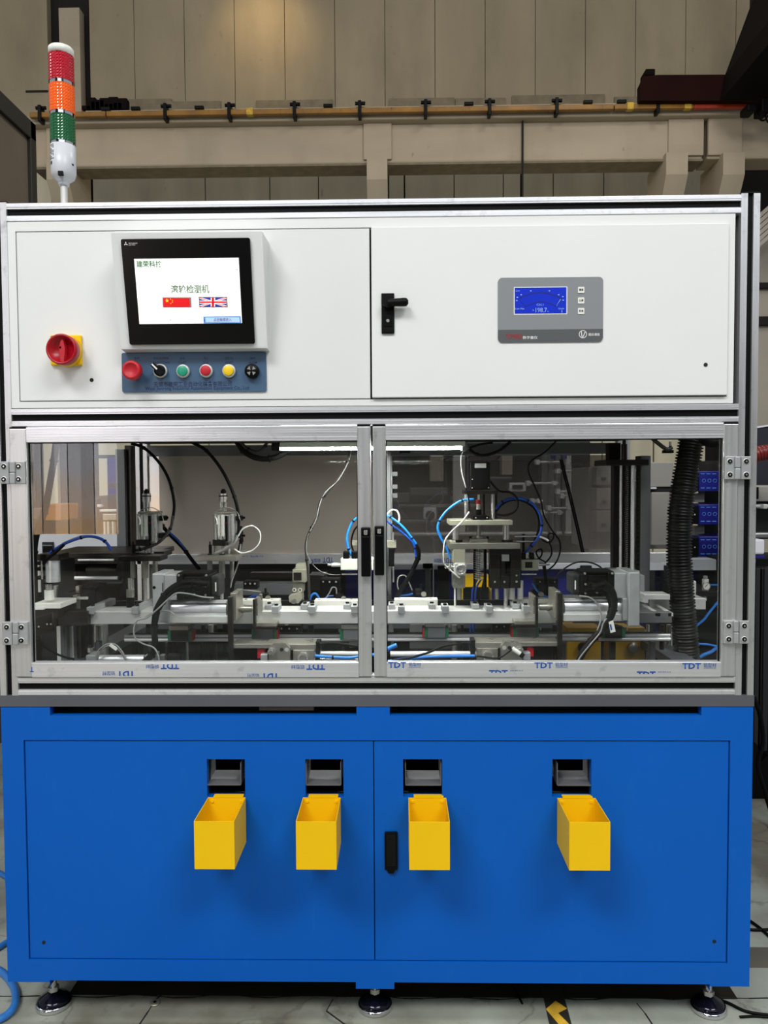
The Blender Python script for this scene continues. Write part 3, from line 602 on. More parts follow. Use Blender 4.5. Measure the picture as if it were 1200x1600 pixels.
# ================================================================== GLAZED DOORS
def tdt(face, x, y, wd, flip, parent, clip=None, h1=9.0):
    a, c = (x, x + wd) if not flip else (x, x + wd)
    w1 = wd * .55
    if flip:
        lettering('TDT', face, (x + wd - w1, y, x + wd, y + h1), 'tdt', .0008, True, clip, parent=parent, bold=.03); lettering('铝型材', face, (x, y + .4, x + wd - w1 - 3, y + h1 - 1), 'tdt', .0008, True, clip, parent=parent)
    else:
        lettering('TDT', face, (x, y, x + w1, y + h1), 'tdt', .0008, False, clip, parent=parent, bold=.03); lettering('铝型材', face, (x + w1 + 4, y, x + wd, y + h1 - 2.5), 'tdt', .0008, False, clip, parent=parent)
        if not clip: lettering('ALUMINIUM PROFILE', face, (x + w1 + 4, y + h1 - 1.8, x + wd, y + h1 - .2), 'tdt', .0008, False, None, parent=parent)
def glazed(side):
    if side == 0:
        sx = [P(20.5, 870).x, P(46.5, 870).x, P(559.5, 870).x, P(580, 870).x]; hx = 572; lab = 'left glazed aluminium door of the enclosure'
    else:
        sx = [P(583.5, 870).x, P(603.5, 870).x, P(1127.5, 870).x, P(1150, 870).x]; hx = 593; lab = 'right glazed aluminium door of the enclosure'
    z0, z1 = P(300, 1057.5).z, P(600, 663.5).z; zr0, zr1 = P(600, 1034.5).z, P(600, 688).z
    r = thing('glazed_door', lab, 'door', ((sx[0] + sx[3]) / 2, 0, z0), 'glazed doors of the enclosure')
    for i, j in ((0, 1), (2, 3)):
        b = MB('alu_v'); b.box(sx[i], sx[j], -.004, .020, z0 + (.001 if i else .001), z1 - .004, .0012)
        b.box(sx[i] + .004, sx[j] - .004, -.0045, -.004, z0 + .003, z1 - .006)
        st = b.build('stile', r)
        b = MB('black'); b.box(sx[i], sx[j], -.003, .019, z1 - .004, z1, .0005); b.build('stile_cap', st)
    b = MB('alu_h')
    b.box(sx[1], sx[2], -.004, .018, zr1, z1 - .001, .001)
    for k in range(5): zz = zr1 + .006 + k * .0055; b.box(sx[1], sx[2], -.0046, -.004, zz, zz + .0022)
    b.build('top_rail', r)
    b = MB('alu_h'); b.box(sx[1] - .0, sx[2], -.0046, .018, z0, zr0, .0008); br = b.build('bottom_rail', r)
    b = MB('glass'); b.box(sx[1] - .002, sx[2] + .002, .006, .010, zr0 - .002, zr1 + .002); b.build('glass_pane', r)
    b = MB('black'); f = .002
    b.box(sx[1], sx[1] + f, .0055, .011, zr0, zr1); b.box(sx[2] - f, sx[2], .0055, .011, zr0, zr1); b.box(sx[1], sx[2], .0055, .011, zr1 - f, zr1); b.build('pane_gasket', r)
    # grip handle
    hy0, hy1 = (824, 901) if side == 0 else (822, 899)
    xa, xb_ = P(hx - 7.2, 860, -.004).x, P(hx + 7.2, 860, -.004).x; za, zb_ = P(hx, hy1, -.02).z, P(hx, hy0, -.02).z
    b = MB('black'); b.box(xa, xb_, -.022, -.004, za, za + .02, .002); b.box(xa, xb_, -.022, -.004, zb_ - .02, zb_, .002); b.box(xa, xb_, -.022, -.012, za + .01, zb_ - .01, .003)
    h = b.build('door_handle', r)
    b = MB('bezel'); b.box(xa + .0025, xb_ - .0025, -.0235, -.021, za + .004, zb_ - .02, .001); b.build('grip_inlay', h)
    b = MB('steel'); b.box((xa + xb_) / 2 - .004, (xa + xb_) / 2 + .004, -.0232, -.0215, zb_ - .016, zb_ - .006, .0015); b.cyl(((xa + xb_) / 2, -.0236, zb_ - .009), ((xa + xb_) / 2, -.022, zb_ - .009), .003, n=12); b.build('lock', h)
    # print on the protective film of the bottom rail
    fb = front(-.0046)
    if side == 0:
        tdt(fb, 228, 1038, 52, True, br, (.25, 1), 7.5); tdt(fb, 160, 1048.5, 51, True, br, (.0, .8), 7.5)
        tdt(fb, 386, 1052, 50, True, br, (.0, .6), 6.5); tdt(fb, 455, 1038.5, 53, True, br, (.25, 1), 8)
        lettering('T', fb, (47, 1042, 53, 1050), 'tdt', .0008, True, parent=br, bold=.012)
    else:
        tdt(fb, 606.5, 1034.5, 51, False, br); tdt(fb, 835, 1035, 52, False, br); tdt(fb, 1066, 1036, 53, False, br)
        tdt(fb, 764, 1047, 53, False, br, (.6, 1), 4); tdt(fb, 995, 1049, 53, False, br, (.6, 1), 4)
    return r
gd = [glazed(0), glazed(1)]
def hinge(x0, y0, x1, y1, knx0, knx1, parent, flipk):
    o = bpy.data.objects.new('hinge', None); C.objects.link(o); o.parent = parent
    q = P((x0 + x1) / 2, (y0 + y1) / 2, -.012); o.location = q - parent.location
    ym = (y0 + y1) / 2
    b = MB('alu_cast'); b.pb(x0, y0, knx0 - .3, y1, -.012, 0, .0015); b.build('hinge_leaf', o)
    b = MB('alu_cast'); b.pb(knx1 + .3, y0, x1, y1, -.012, -.0045, .0015); b.build('hinge_leaf', o)
    b = MB('alu_cast'); b.pb(knx0, y0, knx1, ym - .3, -.017, -.004, .002); b.pb(knx0, ym + .3, knx1, y1, -.017, -.004, .002); b.build('hinge_knuckle', o)
    wx = (x1 - x0)
    for px in ((x0 + knx0) / 2 - .5, (knx1 + x1) / 2 + (0 if flipk else -2)):
        for py in (y0 + (y1 - y0) * .22, y0 + (y1 - y0) * .8):
            q = P(px, py, -.012); b = MB('alu'); b.lathe(q + V((0, .0002, 0)), (0, -1, 0), [(.0066, 0), (.0066, .001), (.005, .001)], 18); b.use('black'); b.cyl(q, q + V((0, -.0014, 0)), .0052, n=16); b.use('steel'); b.cyl(q, q + V((0, -.0022, 0)), .0022, n=6); b.build('hinge_screw', o)
for a in ((-1, 721, 39, 756, 14, 23, gd[0], False), (3, 972, 43, 1008, 19, 28, gd[0], False)): hinge(*a)
for a in ((1133, 713, 1174, 749, 1149, 1158, gd[1], True), (1131, 970, 1171, 1006, 1147, 1155, gd[1], True)): hinge(*a)

# ================================================================== CONTROL BOX
cb = thing('control_box', 'white sheet steel control box filling the upper frame', 'control box', (XM, .2, ZM1))
cx0, cx1, cz0, cz1 = P(13, 500).x, P(1148, 480).x, P(600, 633.5).z, P(600, 338.5).z
lx0, lx1 = P(27, 490).x, P(578.3, 490).x; rx0, rx1 = P(580, 480).x, P(1137, 480).x; iz0, iz1 = P(580, 623).z, P(580, 355.5).z
b = MB('white'); holed(b, cx0, cx1, cz0, cz1, .002, .02, [(lx0 - .001, rx1 + .001, iz0 - .001, iz1 + .001)]); b.build('front_surround', cb)
b = MB('void'); b.box(cx0 - .01, cx1 + .01, .021, .024, cz0 - .006, cz1 + .006); b.build('shadow_gap', cb)
b = MB('dark'); b.box(cx0 + .03, cx1 - .03, .03, .5, cz0 + .01, cz1 - .01); b.build('box_body', cb)
b = MB('white2'); b.box(lx0 + .0012, lx1 - .0006, .002, .0205, iz0 + .001, iz1 - .001, .0008); lp = b.build('fixed_panel', cb)
b = MB('white'); b.box(rx0 + .001, rx1 - .0012, -.006, .0205, iz0 + .002, iz1 - .0012, .0012); rp = b.build('box_door', cb)
for px, py, o, Y in ((143.3, 593.8, lp, .002), (1102.5, 570, rp, -.006)):
    q = P(px, py, Y); b = MB('void'); b.cyl(q + V((0, -.0008, 0)), q + V((0, .003, 0)), .0043, n=16); b.build('bolt_hole', o)
b = MB('black'); b.pb(596, 458, 616, 521, -.011, -.006, .0012); b.use('bezel'); b.pb(599.5, 492, 612.5, 510, -.0125, -.011, .0005); b.use('black'); b.pb(599.5, 512, 612.5, 519, -.012, -.011, .0004); q = P(606, 474, -.011); b.cyl(q, q + V((0, -.014, 0)), .0115, n=20)
L_ = b.build('door_latch', rp); L_['label'] = 'black latch with swung-out lever'
b = MB('black'); a, c = P(606, 473, -.024), P(635, 472, -.024); b.tube([a, a + (c - a) * .5, c - V((.006, 0, 0)), c, c + V((.004, 0, 0))], [.0078, .0086, .0092, .0088, .004], 14); b.build('latch_lever', L_)
b = MB('steel'); q = P(606, 501, -.0125); b.cyl(q, q + V((0, -.0006, 0)), .0035, n=12); b.build('key_core', L_)

# rotary main switch
sw = thing('main_switch', 'red and yellow rotary main switch at left of panel', 'switch', P(102, 569, 0))
b = MB('yellow'); b.pb(78, 523, 127, 571, -.006, .002, .003); q = P(105, 549, -.006); b.lathe(q, (0, -1, 0), [(.034, 0), (.033, .012), (.031, .022)], 32); b.build('yellow_plate', sw)
b = MB('dred'); q = P(101, 547.5, -.028) ; q.y = -.022
pr = [(.029, 0), (.0325, .004), (.0325, .024), (.0300, .026), (.0275, .024), (.022, .010), (.0, .008)]
b.lathe(q, (0, -1, 0), pr, 36); b.build('rotary_knob', sw)
kq = P(97, 546, -.046); b = MB('red'); b.prism([kq + V(p) for p in ((-.003, 0, .017), (0, 0, .021), (.003, 0, .017), (.006, 0, .002), (.003, 0, -.026), (-.004, 0, -.026), (-.0065, 0, .002))], (0, .014, 0)); b.build('pointer_grip', sw)
b = MB('black'); b.cyl(P(94.5, 543, -.0465), P(94.5, 543, -.044), .0026, n=12); b.build('grip_pin', sw)
b = MB('black_print'); f6 = front(-.006); ppoly(b, f6, [(114, 527.5), (120, 532), (119.5, 534), (113.5, 529)], .0006); ppoly(b, f6, [(104, 567), (108, 565), (112, 567), (108, 569)], .0006); ppoly(b, f6, [(90, 566), (91, 566), (91, 570), (90, 570)], .0006); ppoly(b, f6, [(79, 526), (84, 524), (84.5, 525), (80, 527)], .0006); b.build('dial_mark', sw)

# ================================================================== TOUCH SCREEN
ts = thing('operator_screen', 'tilted black operator touch screen in white hood on panel', 'touch screen', P(303, 545, -.03))
# wedge hood: top edge stands 75 mm proud, bottom edge 30 mm
YT, YB = -.075, -.028
tl, tr_, bl, br_ = P(174, 364, YT), P(408, 362, YT), P(188, 543, YB), P(419, 542, YB)
hx0, hx1 = (tl.x + bl.x) / 2, (tr_.x + br_.x) / 2; hz1, hz0 = (tl.z + tr_.z) / 2, (bl.z + br_.z) / 2
b = MB('white'); b.prism([(hx0, .002, hz1 + .002), (hx0, YT, hz1), (hx0, YB, hz0), (hx0, YB + .001, hz0 - .003), (hx0, .002, hz0 - .006)], (hx1 - hx0, 0, 0)); b.build('hood', ts)
fh = Face((hx0, YT, hz1), (1, 0, 0), (0, YB - YT, hz0 - hz1))
b = MB('bezel'); u0, v0 = fh.uv(191, 374); u1, v1 = fh.uv(399, 537); u1 = (fh.uv(391, 374)[0] + fh.uv(399, 537)[0]) / 2; u0 = (fh.uv(191, 374)[0] + fh.uv(203, 537)[0]) / 2
fpoly(b, fh, rrect(u0, v0, u1, v1, .004), .006, .0065); bz = b.build('bezel', ts)
b = MB('screen'); s0 = ((fh.uv(211.5, 405)[0] + fh.uv(219, 506)[0]) / 2, (fh.uv(211.5, 405)[1] + fh.uv(373, 403)[1]) / 2); s1 = ((fh.uv(374, 404)[0] + fh.uv(379, 505)[0]) / 2, fh.uv(300, 505.5)[1])
fpoly(b, fh, [s0, (s1[0], s0[1]), s1, (s0[0], s1[1])], .0066, .0012); ds = b.build('display', ts)
H = .0074
lettering('建荣科技', fh, (214.5, 408, 254.5, 417.5), 's_green', H, parent=ds, bold=.012)
lettering('滚轮检测机', fh, (268, 445.5, 328.5, 458), 's_grey', H, parent=ds, bold=.012)
b = MB('cgrey'); ppoly(b, fh, [(255, 464.5), (300, 464.5), (300.8, 480.5), (256, 480.5)], .0068, .0002); b.use('flag_red'); ppoly(b, fh, [(256.3, 466), (297.3, 466), (298.3, 479.5), (257, 479.5)], .0072, .0003)
def star(b, cx, cy, R, mm, h):
    b.use(mm); cu, cv = fh.uv(cx, cy); k = .00136
    fpoly(b, fh, [(cu + (R if i % 2 == 0 else R * .4) * k * math.sin(math.pi * i / 5), cv - (R if i % 2 == 0 else R * .4) * k * math.cos(math.pi * i / 5)) for i in range(10)], h, .0002)
star(b, 262.5, 469.8, 3.2, 'flag_yellow', .0075)
for x, y in ((268, 467.5), (271, 469.5), (271, 472.3), (268.3, 474.3)): star(b, x, y, 1.1, 'flag_yellow', .0075)
b.build('red_flag_button', ds)
b = MB('cgrey'); ppoly(b, fh, [(311.5, 464), (356, 464), (357, 480.3), (312.5, 480.3)], .0068, .0002); b.use('flag_blue'); X_, Y_ = (313.2, 354.8), (465.2, 479.2)
ppoly(b, fh, [(X_[0], Y_[0]), (X_[1], Y_[0]), (X_[1], Y_[1]), (X_[0], Y_[1])], .0071, .0003); mx_, my_ = sum(X_) / 2, sum(Y_) / 2
b.use('screen')
ppoly(b, fh, [(X_[0], Y_[0]), (X_[0] + 4, Y_[0]), (X_[1], Y_[1] - 1.6), (X_[1], Y_[1]), (X_[1] - 4, Y_[1]), (X_[0], Y_[0] + 1.6)], .0073, .0002)
ppoly(b, fh, [(X_[1], Y_[0]), (X_[1], Y_[0] + 1.6), (X_[0] + 4, Y_[1]), (X_[0], Y_[1]), (X_[0], Y_[1] - 1.6), (X_[1] - 4, Y_[0])], .0073, .0002)
b.use('flag_red')
ppoly(b, fh, [(X_[0], Y_[0]), (X_[0] + 1.5, Y_[0]), (X_[1], Y_[1] - .6), (X_[1], Y_[1]), (X_[1] - 1.5, Y_[1]), (X_[0], Y_[0] + .6)], .0075, .0002)
ppoly(b, fh, [(X_[1], Y_[0]), (X_[1], Y_[0] + .6), (X_[0] + 1.5, Y_[1]), (X_[0], Y_[1]), (X_[0], Y_[1] - .6), (X_[1] - 1.5, Y_[0])], .0075, .0002)
b.use('screen'); ppoly(b, fh, [(mx_ - 3.4, Y_[0]), (mx_ + 3.4, Y_[0]), (mx_ + 3.4, Y_[1]), (mx_ - 3.4, Y_[1])], .0077, .0002); ppoly(b, fh, [(X_[0], my_ - 2.3), (X_[1], my_ - 2.3), (X_[1], my_ + 2.3), (X_[0], my_ + 2.3)], .0077, .0002)
b.use('flag_red'); ppoly(b, fh, [(mx_ - 1.9, Y_[0]), (mx_ + 1.9, Y_[0]), (mx_ + 1.9, Y_[1]), (mx_ - 1.9, Y_[1])], .0079, .0002); ppoly(b, fh, [(X_[0], my_ - 1.3), (X_[1], my_ - 1.3), (X_[1], my_ + 1.3), (X_[0], my_ + 1.3)], .0079, .0002)
b.build('cross_flag_button', ds)
b = MB('s_btn2'); ppoly(b, fh, [(319, 494.5), (377, 494), (378, 505), (319.5, 505)], .007, .0003); b.use('s_btn'); ppoly(b, fh, [(322, 496), (375, 495.7), (376, 503.5), (322.5, 503.5)], .0073, .0003); o = b.build('start_button', ds)
lettering('点击触摸进入', fh, (335, 496.8, 363, 502), 's_purple', .0077, parent=ds)
b = MB('black_print')
for x, y in ((370.5, 421), (267, 499.3), (320, 499.5)): ppoly(b, fh, [(x, y), (x + 1.3, y), (x + 1.3, y + 1.3), (x, y + 1.3)], .0077, .0002)
b.build('screen_speck', ds)
lettering('MITSUBISHI', fh, (202.5, 379.7, 216, 381.6), 'white_print', .0065, parent=bz); lettering('ELECTRIC', fh, (202.5, 382.4, 213, 384), 'white_print', .0065, parent=bz)
b = MB('white_print'); c0 = fh.uv(198.3, 381.6); k = .0013
for a in (0, 120, 240):
    a = math.radians(a); d = V((math.sin(a), -math.cos(a))); e = V((d.y, -d.x)); pts = [V(c0), V(c0) + d * 1.7 * k + e * 1.0 * k, V(c0) + d * 3.5 * k, V(c0) + d * 1.7 * k - e * 1.0 * k]; fpoly(b, fh, [tuple(p) for p in pts], .0065, .0003)
b.build('emblem', bz)

# ================================================================== BUTTON PANEL
bp_ = thing('button_panel', 'slate blue push button panel below the touch screen', 'control panel', P(303, 611, 0))
pf = front(-.001)
u0, v0 = pf.uv(190, 551.5); u1, v1 = pf.uv(416.5, 611.5)
b = MB('panelblue'); fpoly(b, pf, rrect(u0, v0, u1, v1, .004), .0008, .0035); pl = b.build('face_plate', bp_)
PH = .0012
for s_, x, y, w2 in (('急停', 214, 558, 8), ('手动/自动转换', 252, 558, 24), ('启动', 285, 558, 8), ('停止', 322, 558, 7), ('报警复位', 358, 558, 13), ('蜂鸣', 395, 558, 8)):
    lettering(s_, pf, (x - w2 / 2, y, x + w2 / 2, y + 3.6), 'text_navy', PH, parent=pl, bold=.008)
for s_, x, y, w2 in (('HAND/TURN', 252, 565, 26), ('START', 285, 565, 12), ('STOP', 322, 565, 8), ('RESET', 358.5, 565, 12), ('ALARM', 395, 565, 13)):
    lettering(s_, pf, (x - w2 / 2, y, x + w2 / 2, y + 3), 'text_navy', PH, parent=pl, bold=.008)
lettering('无锡市建荣工业自动化装备有限公司', pf, (240, 596.5, 362.5, 603.8), 'text_navy', PH, parent=pl, bold=.012)
lettering('Wuxi Jianrong Industrial Automation Equipment Co., Ltd', pf, (227, 604.3, 389, 610.3), 'text_navy', PH, parent=pl, bold=.01)
def button(px, py, kind):
    q = P(px, py, -.002); q.y = -.0018; n = V((0, -1, 0))
    if kind == 'stop':
        q = P(214, 582, -.002); q.y = -.0018
        b = MB('red'); b.lathe(q, n, [(.012, 0), (.012, .018), (.019, .020), (.0205, .024), (.0205, .036), (.019, .040), (.014, .0415), (.0135, .0405), (0, .0405)], 32); o = b.build('emergency_stop', bp_); o['label'] = 'red mushroom emergency stop'; return
    if kind == 'selector':
        b = MB('alu'); b.lathe(q, n, [(.0150, 0), (.0150, .006), (.0135, .008)], 28); o = b.build('selector_switch', bp_); o['label'] = 'black selector switch with white pointer'
        b = MB('black'); b.lathe(q, n, [(.0125, .007), (.0120, .013), (.009, .014)], 24); d = V((-.7, 0, .7)); e = V((.7, 0, .7))
        b.prism([q + n * .013 + d * .017 + e * .0045, q + n * .013 + d * .017 - e * .0045, q + n * .013 - d * .013 - e * .0055, q + n * .013 - d * .013 + e * .0055], n * .012); b.build('selector_knob', o)
        b = MB('wplastic'); b.prism([q + n * .0255 + d * .0168 + e * .0016, q + n * .0255 + d * .0168 - e * .0016, q + n * .0255 + d * .001 - e * .0016, q + n * .0255 + d * .001 + e * .0016], n * .0006); b.build('pointer_line', o); return
    if kind == 'buzzer':
        b = MB('black'); b.lathe(q, n, [(.0155, 0), (.0155, .010), (.0140, .013), (0, .013)], 28); o = b.build('buzzer', bp_); o['label'] = 'black buzzer with cross vents'
        b = MB('cable_w')
        for a in range(4):
            a = math.radians(45 + a * 90); d = V((math.cos(a), 0, math.sin(a))); e = V((-d.z, 0, d.x)); b.prism([q + n * .0131 + d * .0025, q + n * .0131 + d * .0095 + e * .0042, q + n * .0131 + d * .0095 - e * .0042], n * .0006)
        b.build('vent', o); return
    b = MB('alu'); b.lathe(q, n, [(.0145, 0), (.0145, .006), (.0132, .0095), (.0118, .0095)], 28); o = b.build('push_button', bp_); o['label'] = {'green': 'green start button', 'red': 'red stop button', 'ybtn': 'yellow reset button'}[kind]
    b = MB(kind); b.lathe(q, n, [(.0112, .009), (.0112, .0125), (.010, .0135), (0, .0125)], 24); b.build('button_cap', o)
for a in ((212, 579, 'stop'), (251.5, 580, 'selector'), (287, 580.5, 'green'), (323, 580, 'red'), (358.5, 580, 'ybtn'), (394.5, 580.5, 'buzzer')): button(*a)

# ================================================================== GAUGE DISPLAY
gdp = thing('gauge_display', 'grey digital gauge with blue screen on white door', 'gauge', P(860, 535, -.006))
gf = front(-.0062)
u0, v0 = gf.uv(778, 434.5); u1, v1 = gf.uv(941.5, 534); GH = .0022
b = MB('grey_face'); fpoly(b, gf, rrect(u0, v0, u1, v1, .009), GH, .0022); gp = b.build('face_plate', gdp)
b = MB('grey_dark'); ub = gf.uv(860, 515)[1]; rr = [(u0, ub), (u1, ub)] + [p for p in rrect(u0, v0, u1, v1, .009)[6:18]]; fpoly(b, gf, rr, GH + .0003, .0004); b.build('lower_band', gp)
b = MB('wplastic'); a0, c0 = gf.uv(802.5, 448.8); a1, c1 = gf.uv(886, 491.5); fpoly(b, gf, rrect(a0, c0, a1, c1, .002), GH + .0004, .0006); b.build('display_border', gp)
b = MB('lcd'); a0, c0 = gf.uv(804, 450.2); a1, c1 = gf.uv(884.5, 490); fpoly(b, gf, [(a0, c0), (a1, c0), (a1, c1), (a0, c1)], GH + .0007, .0006); lc = b.build('display', gdp)
b = MB('lcd_dark'); LH = GH + .0010
def arc(b, pts, wd):
    for k in range(len(pts) - 1):
        (xa, ya), (xb_, yb_) = pts[k], pts[k + 1]; ppoly(b, gf, [(xa, ya - wd), (xb_, yb_ - wd), (xb_, yb_ + wd), (xa, ya + wd)], LH, .0002)
arc(b, [(810 + 67 * t, 469 - 12.5 * math.sin(math.pi * (.08 + .84 * t)) + 1) for t in [i / 14 for i in range(15)]], .7)
arc(b, [(822 + 46 * t, 479 - 7 * math.sin(math.pi * t)) for t in [i / 10 for i in range(11)]], .5); arc(b, [(810, 467.5), (822, 480)], .5); arc(b, [(877, 467.5), (868, 480)], .7)
b.build('scale_arc', lc)
b = MB('lcd_lit'); b_ = ppoly(b, gf, [(875, 468), (876.2, 468.4), (869.5, 479), (868.5, 478.5)], LH, .0002)
for x, y in ((829, 455), (858, 455), (814, 461), (872.5, 461), (808, 465), (879, 464), (807, 470), (879.5, 469.5)): ppoly(b, gf, [(x - 1.2, y - .7), (x + 1.2, y - .7), (x + 1.2, y + .7), (x - 1.2, y + .7)], LH, .0002)
ppoly(b, gf, [(877, 485), (878, 485), (878, 489), (877, 489)], LH, .0002)
b.build('scale_tick', lc)
lettering('198.7', gf, (836.5, 481.5, 854, 488.5), 'lcd_lit', LH, parent=lc, bold=.0); lettering('CH.1', gf, (838, 475, 848.5, 478.2), 'lcd_lit', LH, parent=lc)
lettering('Low', gf, (806, 453.5, 812, 456), 'lcd_lit', LH, parent=lc); lettering('+', gf, (831.5, 484, 834, 486.5), 'lcd_lit', LH, parent=lc); lettering('Low Max', gf, (805, 481.5, 819, 484), 'lcd_lit', LH, parent=lc); lettering('Grade', gf, (872, 481.3, 881, 483.8), 'lcd_lit', LH, parent=lc); lettering('um', gf, (854.5, 486.3, 857, 488), 'lcd_lit', LH, parent=lc)
for k, (s_, y) in enumerate((('通道', 453.5), ('公差', 470), ('校准', 486.5))):
    b = MB('wplastic'); a0, c0 = gf.uv(902.5, y - 4.8); a1, c1 = gf.uv(912.5, y + 4.8); fpoly(b, gf, rrect(a0, c0, a1, c1, .0015), GH + .0012, .0014); kb = b.build('key', gdp); lettering(s_, gf, (904, y - 2, 911, y + 1.6), 'black_print', GH + .0015, parent=kb, bold=.02)
lettering('TOP400D', gf, (790, 522.5, 815, 530), 'red_print', GH + .0007, parent=gp, bold=.012); lettering('数字量仪', gf, (816.5, 525.5, 839.5, 530), 'white_print', GH + .0007, parent=gp, bold=.01)
lettering('超众通信', gf, (919, 520.8, 936.5, 525), 'white_print', GH + .0007, parent=gp, bold=.015)
b = MB('white_print'); cu_, cv_ = gf.uv(910.3, 522.5); R_ = .0086
for k in range(28):
    a, c = 2 * math.pi * k / 28, 2 * math.pi * (k + 1) / 28; fpoly(b, gf, [(cu_ + R_ * math.cos(a), cv_ + R_ * math.sin(a)), (cu_ + R_ * math.cos(c), cv_ + R_ * math.sin(c)), (cu_ + .84 * R_ * math.cos(c), cv_ + .84 * R_ * math.sin(c)), (cu_ + .84 * R_ * math.cos(a), cv_ + .84 * R_ * math.sin(a))], GH + .0007, .0003)
ppoly(b, gf, [(907, 517.5), (908.5, 517.5), (909.5, 528), (908.3, 527)], GH + .0007, .0003); ppoly(b, gf, [(909.5, 528), (910.5, 528), (915, 518), (913.6, 517.5)], GH + .0007, .0003); b.build('emblem', gp)

# ================================================================== SIGNAL TOWER
YS = .02
q0 = P(100.5, 316, YS); q0.z = ZTOP; cxs = q0.x
tw = thing('signal_tower', 'red, orange and green signal tower on the frame, upper left', 'signal tower', (cxs, YS, ZTOP))
z = lambda py: P(100, py, YS).z
b = MB('alu'); b.cyl((cxs, YS, ZTOP), (cxs, YS, z(287)), .0075, n=20); b.build('pole', tw)
R = .0262
M['towerbody'] = mat('pale grey plastic', (196, 200, 206), .35)
b = MB('towerbody'); b.lathe((cxs, YS, z(291)), (0, 0, 1), [(.010, 0), (.012, .004), (.012, .008), (.0225, .016), (.0262, .026), (R, z(229) - z(291))], 36); bd_ = b.build('body', tw)
b = MB('black'); b.box(cxs - .002, cxs + .009, YS - .0262, YS - .02, z(281), z(274), .001); b.build('cable_port', bd_)
b = MB('black_print')
def on_drum(b, a0, a1, z0, z1, rr):
    q = []
    for a in (a0, a1): q.append((cxs + rr * math.sin(a), YS - rr * math.cos(a)))
    b.add([(q[0][0], q[0][1], z0), (q[1][0], q[1][1], z0), (q[1][0], q[1][1], z1), (q[0][0], q[0][1], z1)], [(0, 1, 2, 3)])
for k in range(10):
    for a in range(4):
        if (k * 7 + a * 3) % 5: on_drum(b, -1.15 + a * .2, -1.0 + a * .2, z(232.5 + 2.4 * k), z(231.3 + 2.4 * k), R + .0003)
for a in (-1.2, -.85): on_drum(b, a, a + .22, z(262), z(257), R + .0003)
on_drum(b, 1.1, 1.3, z(262), z(259), R + .0003)
b.build('rating_plate', bd_)
segs = [('lens_green', 225, 184.5, 'green lamp section'), ('lens_orange', 178.5, 136, 'orange lamp section'), ('lens_red', 130.5, 89, 'red lamp section')]
for mm, ya, yb_, lab in segs:
    b = MB('chrome'); b.cyl((cxs, YS, z(ya + 5)), (cxs, YS, z(ya)), R * .97, n=36); b.build('chrome_ring', tw)
    za, zb_ = z(ya), z(yb_); pr = []; n = 18
    for k in range(n + 1): pr += [(R * (1.0 if k % 2 == 0 else .985), za + (zb_ - za) * k / n - za)]
    b = MB(mm); na = 60; vs = []
    for k in range(n + 1):
        for a in range(na):
            rr = R * (1 if (k % 2 == 0) or (a % 2 == 0) else .972); th = 2 * math.pi * a / na; vs.append((cxs + rr * math.sin(th), YS - rr * math.cos(th), za + (zb_ - za) * k / n))
    b.add(vs, [(k * na + a, k * na + (a + 1) % na, (k + 1) * na + (a + 1) % na, (k + 1) * na + a) for k in range(n) for a in range(na)]); b.add([vs[-na + a] for a in range(na)], [tuple(range(na))]); o = b.build('lamp_section', tw); o['label'] = lab
b = MB('chrome'); b.cyl((cxs, YS, z(89)), (cxs, YS, z(87.5)), R * .97, n=36); b.build('chrome_ring', tw)
b = MB('wplastic'); b.lathe((cxs, YS, z(88)), (0, 0, 1), [(R, 0), (R, z(77.5) - z(88)), (R * .93, z(76) - z(88)), (0, z(75.5) - z(88))], 36); b.build('cap', tw)

# ================================================================== INSIDE THE ENCLOSURE
def mb(m): return MB(m)
def vcyl(b, px, y0, y1, Y, rpx, n=18):
    """upright cylinder between two photo heights, radius in photo pixels"""
    k = (Y + DIST) / FPX; q0, q1 = P(px, y1, Y), P(px, y0, Y); b.cyl((q0.x, Y, q0.z), (q0.x, Y, q1.z), rpx * k, n=n); return b
def hcyl(b, x0, x1, py, Y, rpx, n=18):
    k = (Y + DIST) / FPX; q0, q1 = P(x0, py, Y), P(x1, py, Y); zz = (q0.z + q1.z) / 2; b.cyl((q0.x, Y, zz), (q1.x, Y, zz), rpx * k, n=n); return b
def part(name, parent, m, f, label=None):
    b = MB(m); f(b); o = b.build(name, parent)
    if label: o['label'] = label
    return o
def pbp(name, parent, m, x0, y0, x1, y1, Y0, Y1, bv=.001): b = MB(m); b.pb(x0, y0, x1, y1, Y0, Y1, bv); return b.build(name, parent)
def vc(name, parent, m, px, y0, y1, Y, r, n=18): b = MB(m); vcyl(b, px, y0, y1, Y, r, n); return b.build(name, parent)
def hc(name, parent, m, x0, x1, py, Y, r, n=18): b = MB(m); hcyl(b, x0, x1, py, Y, r, n); return b.build(name, parent)
def screwf(b, px, py, Y, rpx=1.6, m2='black'):
    k = (Y + DIST) / FPX; q = P(px, py, Y); b.use('steel'); b.cyl(q + V((0, .001, 0)), q + V((0, -.003, 0)), rpx * k, n=10); b.use(m2); b.cyl(q + V((0, -.003, 0)), q + V((0, -.0033, 0)), rpx * k * .5, n=6)
TZ = .572
# steel deck of the table, inside
b = MB('void'); b.box(X0 + .01, X1 - .01, .14, DEP - .02, .56, .572); tag(b.build('machine_deck'), 'dark sunken steel deck plate inside the enclosure, below the rails', 'deck plate')

